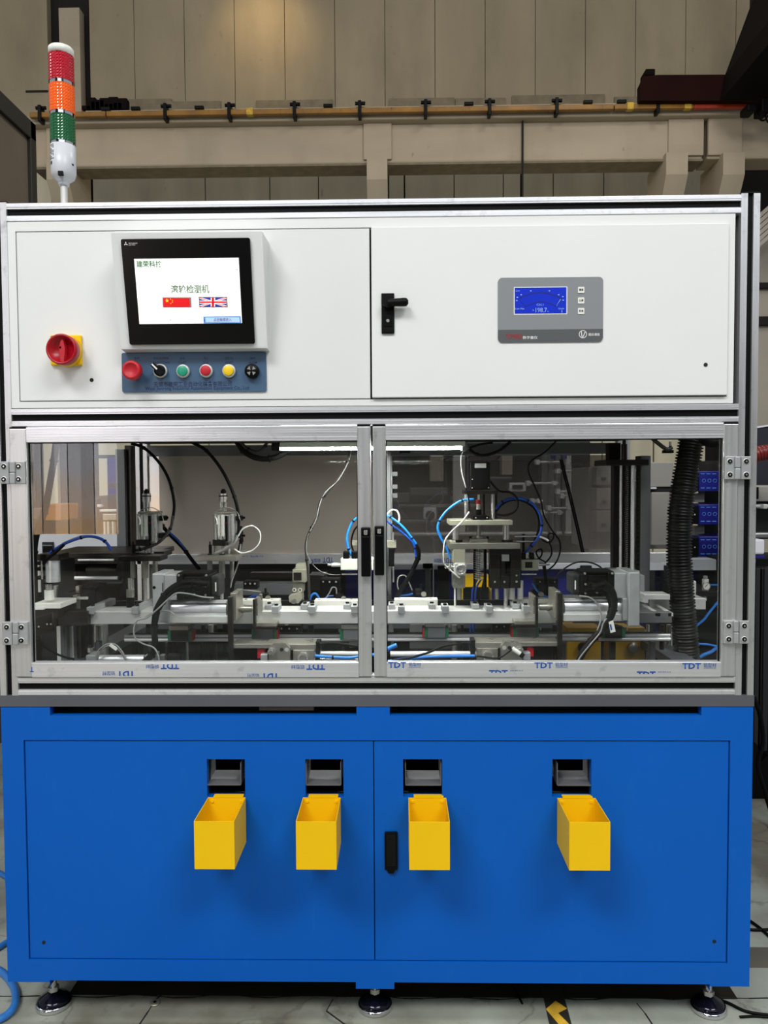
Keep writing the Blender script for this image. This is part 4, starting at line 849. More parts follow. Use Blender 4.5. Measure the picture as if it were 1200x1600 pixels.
# --- LED strip light under the front header
ls = thing('strip_light', 'bright white led strip light under the ceiling of the enclosure', 'light', P(580, 703, .30))
pbp('light_housing', ls, 'glow', 437, 690, 727, 698, .26, .34, .002)
pbp('light_diffuser', ls, 'led', 440, 698.5, 722, 702.5, .285, .305, .001)
b = MB('glow'); b.box(P(440, 700, .3).x, P(722, 700, .3).x, .307, .31, P(580, 703.1, .3).z, P(580, 697, .3).z); b.build('light_blocking_lip', ls)  # added lip that hides the strip's mirror image from the rear pane
pbp('light_bracket', ls, 'black', 424, 692, 437, 704, .27, .33); pbp('light_bracket', ls, 'alu_dark', 722, 690, 730, 704, .27, .33)
b = MB('alu_dark'); b.pb(612, 704.5, 726, 711, .80, .84, .001); b.use('black'); b.pb(624, 704, 641, 708, .79, .80); tag(b.build('mounting_rail'), 'grey mounting rail with a black clip below the strip light', 'rail')

# --- linear guide rail and its carriages
gr = thing('linear_guide_rail', 'long bright linear guide rail running across the machine', 'rail', P(620, 1001, .34))
hc('upper_rod', gr, 'shaft', 195, 1047, 993.3, .35, 2.5); hc('lower_rod', gr, 'shaft', 195, 1047, 999.3, .345, 3.0)
pbp('rail_base', gr, 'void', 200, 990, 1040, 1003, .365, .385)
for x in (152, 210, 228, 310, 330, 480, 600, 607, 727, 746, 880, 958, 1020): pbp('rail_support', gr, 'bsteel' if x % 4 else 'alu_dark', x - 4, 1003, x + 4, 1072, .40, .42)
for k, (x0, x1, side) in enumerate(((261, 300, 'far left, below the left electric cylinder'), (392, 433, 'under the left bracket'), (530, 571, 'just left of the door joint'), (662, 702, 'right of the door joint'), (801, 843, 'under the right bracket'), (940, 978, 'in front of the yellow box, far right'))):
    yo = -3 if 3 <= k < 6 else 0; yo = 2 if k == 0 else yo; xm = (x0 + x1) / 2
    c = thing('guide_carriage', 'guide carriage with green end caps, ' + side, 'guide carriage', P(xm, 1000 + yo, .33), 'guide carriages on the rail')
    pbp('carriage_body', c, 'bsteel' if k in (0, 5) else 'alu_dark', x0 + 6, 983 + yo, x1 - 6, 1000 + yo, .315, .36, .0015)
    for a, e in ((x0 + 1, x0 + 6), (x1 - 6, x1 - 1)): pbp('green_cap', c, 'sgreen', a, 984 + yo, e, 1000 + yo, .318, .358, .001)
    for a, e in ((x0 - 1.5, x0 + 1), (x1 - 1, x1 + 1)):
        if (k in (0, 1) and e > xm) or (k > 2 and e < xm): pbp('red_scraper', c, 'red', a, 984 + yo, e, 1000 + yo, .32, .356, .0008)
    if k != 4 and k != 5: pbp('carriage_plate', c, 'nickel', x0 + 3, 976 + yo, x1 - 6, 983 + yo, .31, .37, .001)
    b = MB('steel'); vcyl(b, x1 + 1 if k != 2 else x0, 983 + yo, 988 + yo, .33, 1.5, 8); b.build('grease_nipple', c)

# --- transfer beam with locating blocks
tb = thing('transfer_beam', 'long pale aluminium transfer beam across the middle of the machine', 'transfer beam', P(590, 975, .34))
b = MB('alu'); q0, q1 = P(136, 965, .30), P(1048, 966, .30); zt, zb = P(590, 953.5, .30).z, P(590, 974.5, .30).z; zt = (P(300, 956, .3).z + P(900, 953, .3).z) / 2
b.box(P(136, 965, .30).x, P(869, 966, .30).x, .30, .385, zb, zt, .0015); b.build('beam_bar', tb)
b = MB('alu_dark'); b.box(P(895, 965, .30).x, P(1050, 966, .30).x, .30, .385, zb, zt - .006, .0015); b.build('right_tray', tb)
b = MB('alu'); b.box(P(878, 965, .5).x, P(1107, 966, .5).x, .52, .60, zb - .002, zt - .004, .001); b.build('tray_end', tb)
blocks = [(141, 1), (211, 1), (416, 0), (430, 0), (473, 0), (487, 0), (541, 0), (554, 0), (612, 0), (627, 0), (676, 0), (696, 0), (745, 0), (765, 0), (809, 0), (823, 0)]
for i, (x, lg) in enumerate(blocks):
    k = 2.0 / FPX; xa = P(x, 955, .29).x; d = .055 if lg == 0 else .16; back = (i % 2 == 0 and lg == 0)
    y0 = .288 + (.03 if back else 0); sx = (1 if x < 620 else -1) * .0
    b = MB('alu_cast'); zz = zt + .001; b.box(xa - 5.5 * k, xa + 5.5 * k, y0, y0 + d, zz - (.0 if back else .006), zz + .0125, .0012); o = b.build('locating_block', tb)
    b = MB('black'); b.cyl((xa, y0 + .02, zz + .0125), (xa, y0 + .02, zz + .0165), .005, n=12); b.build('cap_screw', o)
for x0, x1, y0, y1 in ((376, 436, 938, 950), (491, 560, 938, 949), (616, 684, 936.5, 949), (800, 868, 936, 948)):
    b = MB('offwhite'); b.pb(x0, y0, x1, y1, .40, .44, .0015); b.pb(x0 + 5, y1 - 1, x1 - 3, y1 + 4, .39, .43, .001); o = b.build('white_cradle', tb)
    b = MB('black'); vcyl(b, x0 + 8, y0 - 2, y0, .42, 2.4, 10); vcyl(b, x1 - 11, y0 - 2, y0, .42, 2.4, 10); b.build('cradle_screw', o)
b = MB('bsteel'); b.box(P(150, 950, .42).x, P(870, 950, .42).x, .45, .46, zt - .01, zt + .004); b.build('work_channel', tb)

# --- electric cylinders with motor housings, left and right
def ecyl(side):
    s = 1 if side == 'left' else -1
    mx = (lambda x: x) if s == 1 else (lambda x: 1236 - x)      # mirror about the middle of the machine
    def bx_(name, par, m, x0, y0, x1, y1, Y0, Y1, bv=.001):
        a, c = sorted((mx(x0), mx(x1))); dy = 0 if s == 1 else -3
        return pbp(name, par, m, a, y0 + dy, c, y1 + dy, Y0, Y1, bv)
    t = thing('electric_cylinder', 'silver electric cylinder with light grey gearbox and black motor, %s side' % side, 'actuator', P(mx(300), 975, .26), 'electric cylinders with black motors')
    dy = 0 if s == 1 else -3
    bx_('cylinder_base', t, 'alu', 257, 962, 356, 974, .21, .29, .002)
    b = MB('alu_h'); a, c = sorted((mx(258), mx(356))); hcyl(b, a, c, 951 + dy, .235, 14, 28); b.build('barrel', t)
    for yy in (943.5, 964): b = MB('black'); a, c = sorted((mx(260), mx(354))); hcyl(b, a, c, yy + dy, .215, .7, 6); b.build('groove', t)
    bx_('end_cap', t, 'alu_cast', 246, 938, 263, 973, .20, .28, .002)
    bx_('gearbox', t, 'alu_cast', 238, 896, 256, 973, .205, .30, .003) if s == 1 else bx_('gearbox', t, 'alu_cast', 236, 897, 254, 982, .19, .30, .003)
    o = bx_('gearbox_head', t, 'cwhite' if 0 else 'alu_cast', 256, 898, 276, 938, .21, .30, .002)
    b = MB('black'); q = P(mx(241), 918 + dy, .205); b.cyl(q + V((0, -.001, 0)), q + V((0, .002, 0)), .004, n=10); a = mx(254); b.pb(a - .6, 911 + dy, a + .6, 925 + dy, .2045, .206); b.build('housing_slot', t)
    bx_('motor_flange', t, 'black', 276, 897, 286, 937, .21, .30, .003); bx_('motor_flange', t, 'black', 318, 899, 328, 937, .21, .30, .003)
    bx_('motor_can', t, 'black', 284, 900, 320, 936, .22, .29, .004)
    bx_('motor_cover', t, 'void', 328, 900, 342, 933, .22, .29, .006)
    bx_('motor_top', t, 'black', 277, 895.5, 325, 899, .215, .285, .001)
    b = MB('cable_w'); 
    for x, y in ((279, 899), (322, 899), (303, 916), (321, 916), (303, 929), (321, 930)):
        q = P(mx(x), y + dy, .208); b.cyl(q, q + V((0, .004, 0)), .0028, n=8)
    b.build('motor_bolt', t); 
    bx_('connector', t, 'black', 292, 915, 300, 926, .19, .215, .002); bx_('connector', t, 'black', 308, 913, 316, 924, .19, .215, .002)
    bx_('rating_label', t, 'wplastic', 336, 910, 338, 924, .219, .2201, .0)
    # rod with coupling nuts
    a, c = sorted((mx(356), mx(397))); b = MB('shaft'); hcyl(b, a, c, 951 + dy, .25, 3.2, 14); b.build('piston_rod', t)
    for x0, x1, r in ((363, 367, 8), (367, 377, 5), (377, 382, 7.2), (382, 394, 5.8)):
        a, c = sorted((mx(x0), mx(x1))); b = MB('nickel'); hcyl(b, a, c, 951 + dy, .25, r, 6 if r > 7 else 16); b.build('coupling_nut', t)
    bx_('bearing_plate', t, 'bsteel', 356, 933, 363, 1031, .20, .215, .001) if s == 1 else bx_('bearing_plate', t, 'bsteel', 357, 930, 364, 1030, .20, .215, .001)
    bx_('bearing_plate_side', t, 'nickel', 360, 927, 369, 970, .215, .30, .001)
    # carrier bracket
    br = thing('carrier_bracket', 'dark steel L-shaped carrier bracket at end of the %s cylinder' % side, 'bracket', P(mx(400), 985, .26), 'carrier brackets at the cylinders')
    bx_('upright', br, 'bsteel', 395, 937, 399, 981, .225, .24, .0008); bx_('upright_face', br, 'nickel', 399, 934, 403, 962, .24, .31, .0008)
    bx_('foot', br, 'nickel', 399, 973, 432, 979, .26, .32, .001); bx_('foot', br, 'bsteel', 395, 979, 430, 984, .255, .33, .001)
    # lower guide bracket and hexagon-bolted blocks
    lb = thing('stop_assembly', 'nickel stop block assembly with hexagon bolts below the %s cylinder' % side, 'stop assembly', P(mx(440), 1040, .22), 'stop assemblies at the rail')
    bx_('cross_bar', lb, 'nickel', 362, 1006, 494, 1013, .21, .27, .001)
    a = [(420, 1034), (420, 1012), (427, 1005), (446, 1005), (453, 1013), (453, 1034)]
    b = MB('nickel'); b.prism([P(mx(x), y + dy, .19) for x, y in a], (0, .03, 0)); o = b.build('bolt_plate', lb)
    for x, y, r, m_ in ((425, 1017, 6.5, 'steel'), (440, 1015, 3, 'void'), (448, 1015, 3.2, 'alu')):
        q = P(mx(x), y + dy, .19); b = MB(m_); b.cyl(q + V((0, -.008 if r > 4 else -.001, 0)), q, r * 1.55e-3, n=6 if r > 4 else 14); b.build('hexagon_bolt', lb)
        if r > 4: b = MB('nickel'); b.cyl(q + V((0, -.018, 0)), q, .0045, n=14); b.build('bolt_shank', lb)
    bx_('stop_block', lb, 'nickel', 458, 1016, 491, 1034, .20, .25, .001); bx_('stop_cap', lb, 'nickel', 452, 1007, 493, 1016, .205, .25, .001)
    q = P(mx(474), 1027 + dy, .20); b = MB('steel'); b.cyl(q + V((0, -.010, 0)), q, .0145, n=6); b.use('nickel'); b.cyl(q + V((0, -.011, 0)), q + V((0, -.009, 0)), .009, n=18); b.build('hexagon_nut', lb)
    bx_('shock_body', lb, 'black', 493, 1003, 500, 1022, .21, .25, .002)
    bx_('red_bumper', lb, 'red', 402, 1014, 413, 1029, .22, .24, .001)
    bx_('grey_stop', lb, 'alu_cast', 407, 1023, 418, 1034, .195, .22, .001)
    return t
ecyl('left'); ecyl('right')
b = MB('bsteel'); b.pb(1236 - 495, 1003, 1236 - 357, 1010, .22, .28, .001)
b.build('cross_bar', [o for o in C.objects if o.name.startswith('stop_assembly')][-1])

# --- station S0, far left: small upright cylinder with white nozzle
s0_ = thing('nozzle_station', 'small silver cylinder station with white nozzle at the far left', 'station', P(78, 945, .25))
vc('cylinder_body', s0_, 'alu_h', 83, 873, 909, .25, 11); vc('cylinder_collar', s0_, 'black', 76, 909, 912, .25, 8.5); vc('cylinder_rod', s0_, 'steel', 77, 911, 922, .25, 5.5)
vc('white_nozzle', s0_, 'wplastic', 77, 922, 937, .25, 7.2); pbp('top_block', s0_, 'bsteel', 57, 866, 92, 876, .23, .29)
for y in (880, 889, 903): pbp('air_fitting', s0_, 'black', 57, y - 3, 68, y + 3, .24, .26, .002)
vc('side_rod', s0_, 'alu', 62, 872, 925, .27, 2.2); vc('side_rod', s0_, 'steel', 66, 872, 905, .24, 1.5)
pbp('white_ledge', s0_, 'wplastic', 51, 943, 94, 951, .23, .33, .001); pbp('ledge_arm', s0_, 'shaft', 52, 948, 68, 953, .20, .21)
b = MB('bsteel'); b.prism([P(x, y, .15) for x, y in ((54, 966), (81, 957), (82, 985), (56, 996))], (0, .01, 0)); o = b.build('cover_plate', s0_)
b = MB('bsteel'); b.pb(52, 952, 90, 966, .24, .40, .001); b.build('base_plate', s0_)
b = MB('steel')
for x, y in ((61, 979), (74, 975), (80, 975)): q = P(x, y, .15); b.cyl(q, q + V((0, -.002, 0)), .0022, n=8)
b.build('cover_screw', s0_)
# --- dark infeed station behind, with shafts
s1_ = thing('infeed_unit', 'dark glossy steel infeed unit with two bright cross shafts, left', 'station', P(150, 960, .45))
pbp('top_plate', s1_, 'bsteel', 70, 864, 236, 872, .40, .62); pbp('front_plate', s1_, 'bsteel', 117, 873, 185, 881, .38, .44)
hc('cross_shaft', s1_, 'shaft', 122, 178, 875, .37, 1.6); hc('cross_shaft', s1_, 'shaft', 117, 184, 903, .42, 3.0)
b = MB('bsteel'); hcyl(b, 140, 188, 890, .55, 17, 26); b.build('drum_upper', s1_); b = MB('bsteel'); hcyl(b, 148, 192, 928, .56, 18, 26); b.build('drum_lower', s1_)
pbp('dark_housing', s1_, 'void', 92, 870, 118, 948, .48, .60); pbp('slide_block', s1_, 'bsteel', 102, 926, 136, 950, .36, .46); pbp('slide_block', s1_, 'black', 120, 916, 150, 948, .42, .50)
pbp('slide_arm', s1_, 'bsteel', 107, 905, 132, 922, .50, .56); pbp('clevis', s1_, 'nickel', 114, 930, 121, 954, .34, .36); pbp('clevis_lever', s1_, 'alu', 119, 933, 136, 937, .335, .345)
pbp('clevis', s1_, 'nickel', 118, 916, 124, 930, .40, .42)
pbp('front_rail', s1_, 'bsteel', 90, 955, 137, 977, .28, .32); pbp('rail_joint', s1_, 'bsteel', 82, 955, 89, 979, .29, .33)
vc('steel_stud', s1_, 'steel', 88, 915, 938, .40, 4)
# posts under the left end
for k, (x, m_) in enumerate(((92, 'alu_v'), (101, 'alu_dark'), (112, 'alu_v'), (124, 'bsteel'), (136, 'void'), (147, 'steel'), (158, 'alu'))):
    pbp('support_post', s1_, m_, x - 3.2, 978, x + 3.2, 1046, .30 + .02 * k, .34 + .02 * k)

# --- pressing stations with upright pneumatic cylinders
def press(cx, lab, Y, dy=0):
    t = thing('press_station', lab, 'press station', P(cx, 960 + dy, Y), 'pneumatic press stations')
    j = 0
    k = (Y + DIST) / FPX
    pbp('cylinder_tube', t, 'alu_v', cx - 16, 802 + dy, cx + 16, 848 + dy, Y - .02, Y + .03, .004)
    for x in (-13, -4.5, 13): vc('tie_rod', t, 'steel', cx + x, 803 + dy, 848 + dy, Y - .024, 2.4, 10)
    pbp('name_strip', t, 'offwhite', cx - 10, 805 + dy, cx + 1, 838 + dy, Y - .0275, Y - .0265, .0)
    b = MB('black'); b.pb(cx + 2, 806 + dy, cx + 4.5, 846 + dy, Y - .0275, Y - .02); b.build('sensor_groove', t)
    b = MB('flag_red'); q = P(cx + 3.3, 817 + dy, Y - .028); b.cyl(q, q + V((0, .001, 0)), .0012, n=8); b.build('sensor_lamp', t)
    pbp('cylinder_head', t, 'nickel', cx - 15, 799.5 + dy, cx + 15, 803 + dy, Y - .022, Y + .03); 
    vc('rod_guide', t, 'steel', cx - 1, 781 + dy, 800 + dy, Y, 3.8); vc('tail_rod', t, 'steel', cx - 5, 784 + dy, 800 + dy, Y - .01, 1.3, 8); vc('tail_rod', t, 'steel', cx + 3, 784 + dy, 800 + dy, Y - .01, 1.3, 8)
    vc('adjusting_nut', t, 'steel', cx - 1, 771 + dy, 784 + dy, Y, 6.8, 16); vc('nut_ring', t, 'bsteel', cx - 1, 774 + dy, 776 + dy, Y, 7.0, 16)
    b = MB('black'); vcyl(b, cx - 1, 766 + dy, 771 + dy, Y, 4.2, 12); vcyl(b, cx - 1, 764 + dy, 766 + dy, Y, 2.6, 10); b.build('rod_end_cap', t)
    pbp('clamp_block', t, 'bsteel', cx - 18, 843 + dy, cx + 2, 853 + dy, Y - .03, Y)
    pbp('station_plate', t, 'nickel' if cx > 300 else 'bsteel', cx - 45, 869 + dy, cx + 20, 877 + dy, Y - .07, Y + .0, .001)
    pbp('rear_plate', t, 'nickel' if cx > 300 else 'bsteel', cx - 12, 862 + dy, cx + 26, 870 + dy, Y + .01, Y + .09, .001)
    for x, r in ((-22, 4.2), (-3, 5), (13, 4)):
        vc('guide_bushing', t, 'nickel', cx + x, 877 + dy, 903 + dy, Y - .03 + (.05 if x > 5 else 0), r, 16); vc('guide_rod', t, 'steel', cx + x, 903 + dy, 948, Y - .03 + (.05 if x > 5 else 0), r * .62, 14)
        vc('rod_head', t, 'bsteel', cx + x, 865 + dy, 869 + dy, Y - .03 + (.05 if x > 5 else 0), r * .9, 12); vc('spacer_rod', t, 'steel', cx + x * .6, 848 + dy, 865 + dy, Y - .01, 2.4, 12)
    if cx < 300:
        vc('chuck', t, 'nickel', cx - 26, 921, 933, Y - .05, 6.5, 18); vc('chuck_stem', t, 'steel', cx - 26, 903, 921, Y - .05, 4, 14); vc('chuck_jaw', t, 'black', cx - 26, 933, 950, Y - .05, 6, 14)
    b = MB('black'); b.pb(cx + 18, 806 + dy, cx + 27, 814 + dy, Y - .02, Y + .01, .002); hcyl(b, cx + 22, cx + 33, 809 + dy, Y - .01, 1.8, 8); hcyl(b, cx + 22, cx + 33, 837 + dy, Y - .01, 1.8, 8); b.pb(cx + 18, 833 + dy, cx + 26, 841 + dy, Y - .02, Y + .01, .002); b.build('flow_control', t)
    b = MB('cable_w'); b.tube(smooth_path(pp([(cx - 14, 803 + dy), (cx - 8, 796 + dy), (cx + 6, 793 + dy), (cx + 20, 800 + dy), (cx + 26, 814 + dy)], Y - .02), 5), .0012, 6); b.build('sensor_lead', t)
    b = MB('wplastic'); b.tube(smooth_path(pp([(cx - 14, 806 + dy), (cx - 11, 814 + dy), (cx - 12, 820 + dy)], Y - .03), 4), .002, 6); b.build('sensor_plug', t)
    b = MB('rubber'); b.pb(cx - 24, 851 + dy, cx - 20, 870 + dy, Y - .03, Y - .02, .001); vcyl(b, cx - 22, 846 + dy, 852 + dy, Y - .025, 1, 6); b.build('proximity_sensor', t)
    pbp('base_post', t, 'bsteel', cx - 2, 960, cx + 5, 1020, Y, Y + .02)
    return t
press(230, 'pneumatic press station over dark plate, left of the grey gearbox', .42)
press(350, 'pneumatic press station over nickel plate, with white cable loop', .45, 0)

# --- S3 beige sensor head
s3 = thing('probe_head', 'beige cast probe head with two round eyes, middle of the left window', 'probe head', P(465, 945, .5))
pbp('head_block', s3, 'beige', 457, 890, 478, 910, .47, .56); pbp('head_window', s3, 'dyellow' if 0 else 'bsteel', 458.5, 894.5, 471, 907, .467, .47); pbp('head_cap', s3, 'beige', 462, 882, 480, 890, .49, .54)
pbp('neck_plate', s3, 'beige', 458, 911, 474, 925, .48, .52)
b = MB('wplastic')
for x in (460, 469): q = P(x, 921.5, .48); b.cyl(q, q + V((0, -.003, 0)), .0055, n=16); b.use('void'); b.cyl(q + V((0, -.003, 0)), q + V((0, -.0034, 0)), .0028, n=12); b.use('wplastic')
b.build('probe_eye', s3)
b = MB('beige'); b.prism([P(x, y, .44) for x, y in ((451, 932), (470, 926), (472, 936), (466, 943), (452, 941))], (0, .05, 0)); b.build('probe_foot', s3)
b = MB('nickel'); q = P(459, 939, .44); b.cyl(q, q + V((0, -.004, 0)), .008, n=16); b.build('probe_tip', s3)
vc('probe_rod', s3, 'steel', 474, 925, 950, .46, 1.2, 8)
# --- S4 white cross cylinder at the door joint
s4 = thing('cross_cylinder', 'white cross cylinder with blue tube, just left of the door joint', 'actuator', P(560, 892, .42))
pbp('cylinder_body', s4, 'offwhite', 532, 873, 604, 891, .40, .45, .002); hc('cylinder_neck', s4, 'wplastic', 518, 532, 882.5, .425, 3.2); hc('cylinder_tip', s4, 'steel', 512, 518, 882.5, .425, 1.8)
b = MB('black'); b.pb(536, 862, 545, 873, .40, .43, .002); b.pb(549, 862, 558, 873, .40, .43, .002); b.build('tube_fitting', s4)
b = MB('beige'); b.pb(548, 845, 562, 852, .45, .47); b.build('fitting_plate', s4)
hc('guide_rod', s4, 'steel', 534, 566, 897, .42, 1.3)
# --- door-joint column seen right of the stiles
s45 = thing('joint_column', 'pale green grey column plate right of the door joint', 'column', P(608, 940, .5))
pbp('column_plate', s45, 'alu_dark', 604, 706, 611, 940, .50, .56, .001); pbp('column_rod', s45, 'steel', 613, 832, 616, 910, .46, .47); pbp('column_bracket', s45, 'beige', 604, 846, 619, 856, .44, .50); pbp('sensor_bar', s45, 'black', 607, 857, 616, 885, .43, .45, .001)
for y in (737, 757, 771): pbp('bracket_clip', s45, 'alu_dark', 612, y, 621, y + 7, .52, .55)

# --- S5 main screw press
s5 = thing('screw_press', 'tall ball screw press with black motor and spring, middle of right window', 'screw press', P(755, 960, .5))
Y5 = .42
pbp('motor', s5, 'black', 735, 722, 766, 765, Y5 - .03, Y5 + .03, .002); pbp('motor_plate_label', s5, 'cable_w', 742, 724, 759.5, 731, Y5 - .0308, Y5 - .0300, .0)
lettering('ESTUN', front(Y5 - .0308), (744, 726, 758, 729.5), 'black_print', .0003, parent=s5) if 0 else None
b = MB('steel')
for x, y in ((737.5, 762), (763.5, 762), (738, 749)): q = P(x, y, Y5 - .03); b.cyl(q, q + V((0, -.001, 0)), .002, n=8)
b.build('motor_screw', s5)
pbp('motor_shelf', s5, 'bsteel', 726, 766.5, 778, 772, Y5 - .05, Y5 + .04, .001)
for x in (728.5, 770): vc('upper_post', s5, 'steel', x, 772, 812, Y5 - .03, 2.8, 14)
for x in (756, 775): vc('rear_post', s5, 'bsteel', x, 772, 812, Y5 + .02, 2, 12)
vc('coupling_stem', s5, 'wplastic', 748, 773, 781, Y5 - .01, 1.8); vc('coupling_red', s5, 'red', 747.5, 781, 787.5, Y5 - .01, 3.8); vc('coupling_white', s5, 'wplastic', 747.5, 787.5, 796, Y5 - .01, 3); vc('coupling_base', s5, 'black', 748, 796, 805, Y5 - .01, 4.5)
pbp('bearing_block', s5, 'black', 739, 805.5, 764.5, 812.5, Y5 - .05, Y5 + .02, .001); b = MB('steel'); q = P(743.5, 809, Y5 - .05); b.cyl(q, q + V((0, -.001, 0)), .002, n=8); q = P(761, 809, Y5 - .05); b.cyl(q, q + V((0, -.001, 0)), .002, n=8); b.build('block_screw', s5)
pbp('top_plate', s5, 'beige', 702.5, 813, 801, 820.5, Y5 - .07, Y5 + .05, .001)
for x in (712, 790.5): vc('middle_post', s5, 'steel', x, 820.5, 848, Y5 - .04, 5, 18); vc('post_collar', s5, 'bsteel', x + 2, 843, 849, Y5 - .035, 9, 18)
vc('ball_screw', s5, 'nickel', 748, 820, 838, Y5 - .02, 2.8, 12)
pbp('nut_flange', s5, 'nickel', 735, 842, 762, 849, Y5 - .05, Y5 + .0, .001); vc('screw_nut', s5, 'nickel', 748.5, 837, 843, Y5 - .02, 9, 20)
b = MB('black')
for x in (735, 762): vcyl(b, x, 838, 843, Y5 - .03, 2.2, 10)
b.build('flange_bolt', s5)
pbp('lower_plate', s5, 'nickel', 702, 849, 813, 858, Y5 - .08, Y5 + .05, .001)
vc('screw_core', s5, 'steel', 748, 858, 905, Y5 - .02, 2.6, 12)
# spring
k5 = (Y5 - .02 + DIST) / FPX; pts = []; qa, qb = P(748, 860, Y5 - .02), P(748, 905, Y5 - .02)
for i in range(13 * 10 + 1):
    a = 2 * math.pi * i / 10; pts.append((qa.x + 6.2 * k5 * math.cos(a), Y5 - .02 + 6.2 * k5 * math.sin(a), qa.z + (qb.z - qa.z) * i / 130))
b = MB('alu'); b.tube(pts, .0014, 5); b.build('spring', s5)
for a, c in ((740.5, 743.5), (756.5, 760.5)): pbp('spring_guide', s5, 'black', a, 858, c, 918, Y5 - .02, Y5 + .0)
for a, c in ((765, 781.5), (798, 813.5)): pbp('side_cheek', s5, 'bsteel', a, 858, c, 919, Y5 - .075, Y5 - .05, .001)
pbp('bridge', s5, 'bsteel', 765, 858, 813, 866, Y5 - .076, Y5 - .05); pbp('slide_back', s5, 'void', 780, 866, 800, 919, Y5 - .045, Y5 - .03)
pbp('slide_head', s5, 'alu_cast', 784, 866, 796, 877, Y5 - .07, Y5 - .05); pbp('slide_tongue', s5, 'bsteel', 783, 878, 790, 900, Y5 - .065, Y5 - .05); pbp('slide_foot', s5, 'bsteel', 783, 900, 796, 919, Y5 - .07, Y5 - .05); 
b = MB('black')
for i in range(9): b.pb(792, 876 + i * 2.6, 798, 877.4 + i * 2.6, Y5 - .062, Y5 - .05)
b.build('rack_teeth', s5)['kind'] = 'stuff'
b = MB('steel')
for x, y in ((773, 909), (788, 909), (807, 909), (807, 899)): q = P(x, y, Y5 - .076); b.cyl(q, q + V((0, -.002, 0)), .0028, n=10)
b.build('cheek_screw', s5)
vc('press_rod', s5, 'steel', 790, 919, 951, Y5 - .05, 3.4, 16); vc('side_bushing', s5, 'nickel', 776, 920, 936, Y5 - .05, 3.4, 16)
for x in (799, 813): vc('white_piston', s5, 'wplastic', x, 907, 936, Y5 - .03, 5.5 if x < 805 else 4.5, 18)
# gripper arm on its left
ga = thing('gripper_unit', 'silver gripper unit with round clamp, left of the screw press', 'gripper', P(718, 950, .36))
pbp('arm_block', ga, 'beige', 708, 858, 727, 880, .34, .40, .001); pbp('arm_side', ga, 'beige', 704, 845, 712, 860, .36, .40); pbp('clamp_body', ga, 'alu', 710, 880, 728, 896, .33, .38, .003)
b = MB('steel'); q = P(720, 890, .33); b.lathe(q, (0, -1, 0), [(.014, 0), (.014, .006), (.009, .006), (.009, .003), (0, .003)], 24); b.build('clamp_ring', ga)
b = MB('alu'); [b.cyl(P(x, y, .33), P(x, y, .33) + V((0, -.004, 0)), .004, n=10) for x, y in ((713, 883), (727, 884), (713, 896), (726, 897))]; b.build('clamp_bolt', ga)
hc('clamp_spindle', ga, 'steel', 695, 712, 886, .34, 2.2); vc('clamp_stud', ga, 'steel', 703, 880, 892, .34, 2.4)
pbp('lower_block', ga, 'nickel', 708, 897, 727, 919, .34, .40); vc('finger', ga, 'wplastic', 711, 919, 951, .36, 1.6, 10); vc('finger_sleeve', ga, 'nickel', 718, 919, 937, .37, 3.6, 14)
# sensor valve on its right
sv = thing('sensor_valve', 'small pale valve block with printed label, right of the screw press', 'valve', P(828, 892, .38))
pbp('valve_body', sv, 'beige', 814.5, 874.5, 841.5, 891.5, .37, .41, .001); pbp('valve_label', sv, 'bsteel', 820.5, 878, 832, 887.5, .3695, .37, 0); hc('valve_stem', sv, 'steel', 842, 853, 882, .39, 2.6); hc('valve_tip', sv, 'steel', 853, 859, 882, .39, 1.4); hc('valve_rod', sv, 'steel', 815, 838, 897, .39, 1.3)
b = MB('black'); b.pb(815, 864, 822, 874, .37, .40, .002); b.pb(829, 864, 835, 874, .37, .40, .002); b.build('valve_fitting', sv)
hc('guide_pin', sv, 'steel', 804, 842, 838, .42, 1.6); hc('guide_pin', sv, 'steel', 804, 838, 846, .42, 1.6); vc('pin_plate', sv, 'bsteel', 818, 834, 875, .43, 2.4, 8)

# --- S6 ball screw column at right
s6 = thing('lift_column', 'tall dark lift column with ball screw and bright rods, right window', 'lift column', P(985, 960, .52))
Y6 = .5
pbp('column_back', s6, 'bsteel', 958, 722, 1015, 960, Y6 + .05, Y6 + .08); pbp('column_side', s6, 'alu_dark', 1000, 712, 1016, 960, Y6 + .0, Y6 + .05)
pbp('top_plate', s6, 'bsteel', 947, 718, 1014, 727, Y6 - .05, Y6 + .08, .001); vc('top_motor', s6, 'bsteel', 975, 694, 718, Y6, 4.5); pbp('motor_mount', s6, 'black', 952, 692, 970, 718, Y6 + .02, Y6 + .06)
vc('lift_rod', s6, 'shaft', 969, 727, 900, Y6 - .03, 1.9, 12); vc('lift_rod', s6, 'shaft', 987.5, 727, 900, Y6 - .03, 2.8, 14); vc('lift_rod', s6, 'steel', 992.5, 727, 900, Y6, 1.4, 12); vc('ball_screw', s6, 'bsteel', 979.5, 727, 900, Y6 - .02, 2.2, 12)
b = MB('nickel'); k6 = (Y6 - .02 + DIST) / FPX; qa, qb = P(979.5, 727, Y6 - .02), P(979.5, 900, Y6 - .02)
b.tube([(qa.x + 2.6 * k6 * math.cos(2 * math.pi * i / 8), Y6 - .02 + 2.6 * k6 * math.sin(2 * math.pi * i / 8), qa.z + (qb.z - qa.z) * i / (60 * 8)) for i in range(60 * 8 + 1)], .0009, 4); b.build('screw_thread', s6)
b = MB('black')
for i in range(24): b.pb(995.5, 733 + i * 7, 998, 736.5 + i * 7, Y6 - .012, Y6 - .01)
b.build('hole_row', s6)['kind'] = 'stuff'
pbp('perforated_strip', s6, 'bsteel', 994, 727, 1000, 900, Y6 - .01, Y6); pbp('lift_nut', s6, 'alu_cast', 958, 892, 1000, 905, Y6 - .05, Y6 + .04, .002)
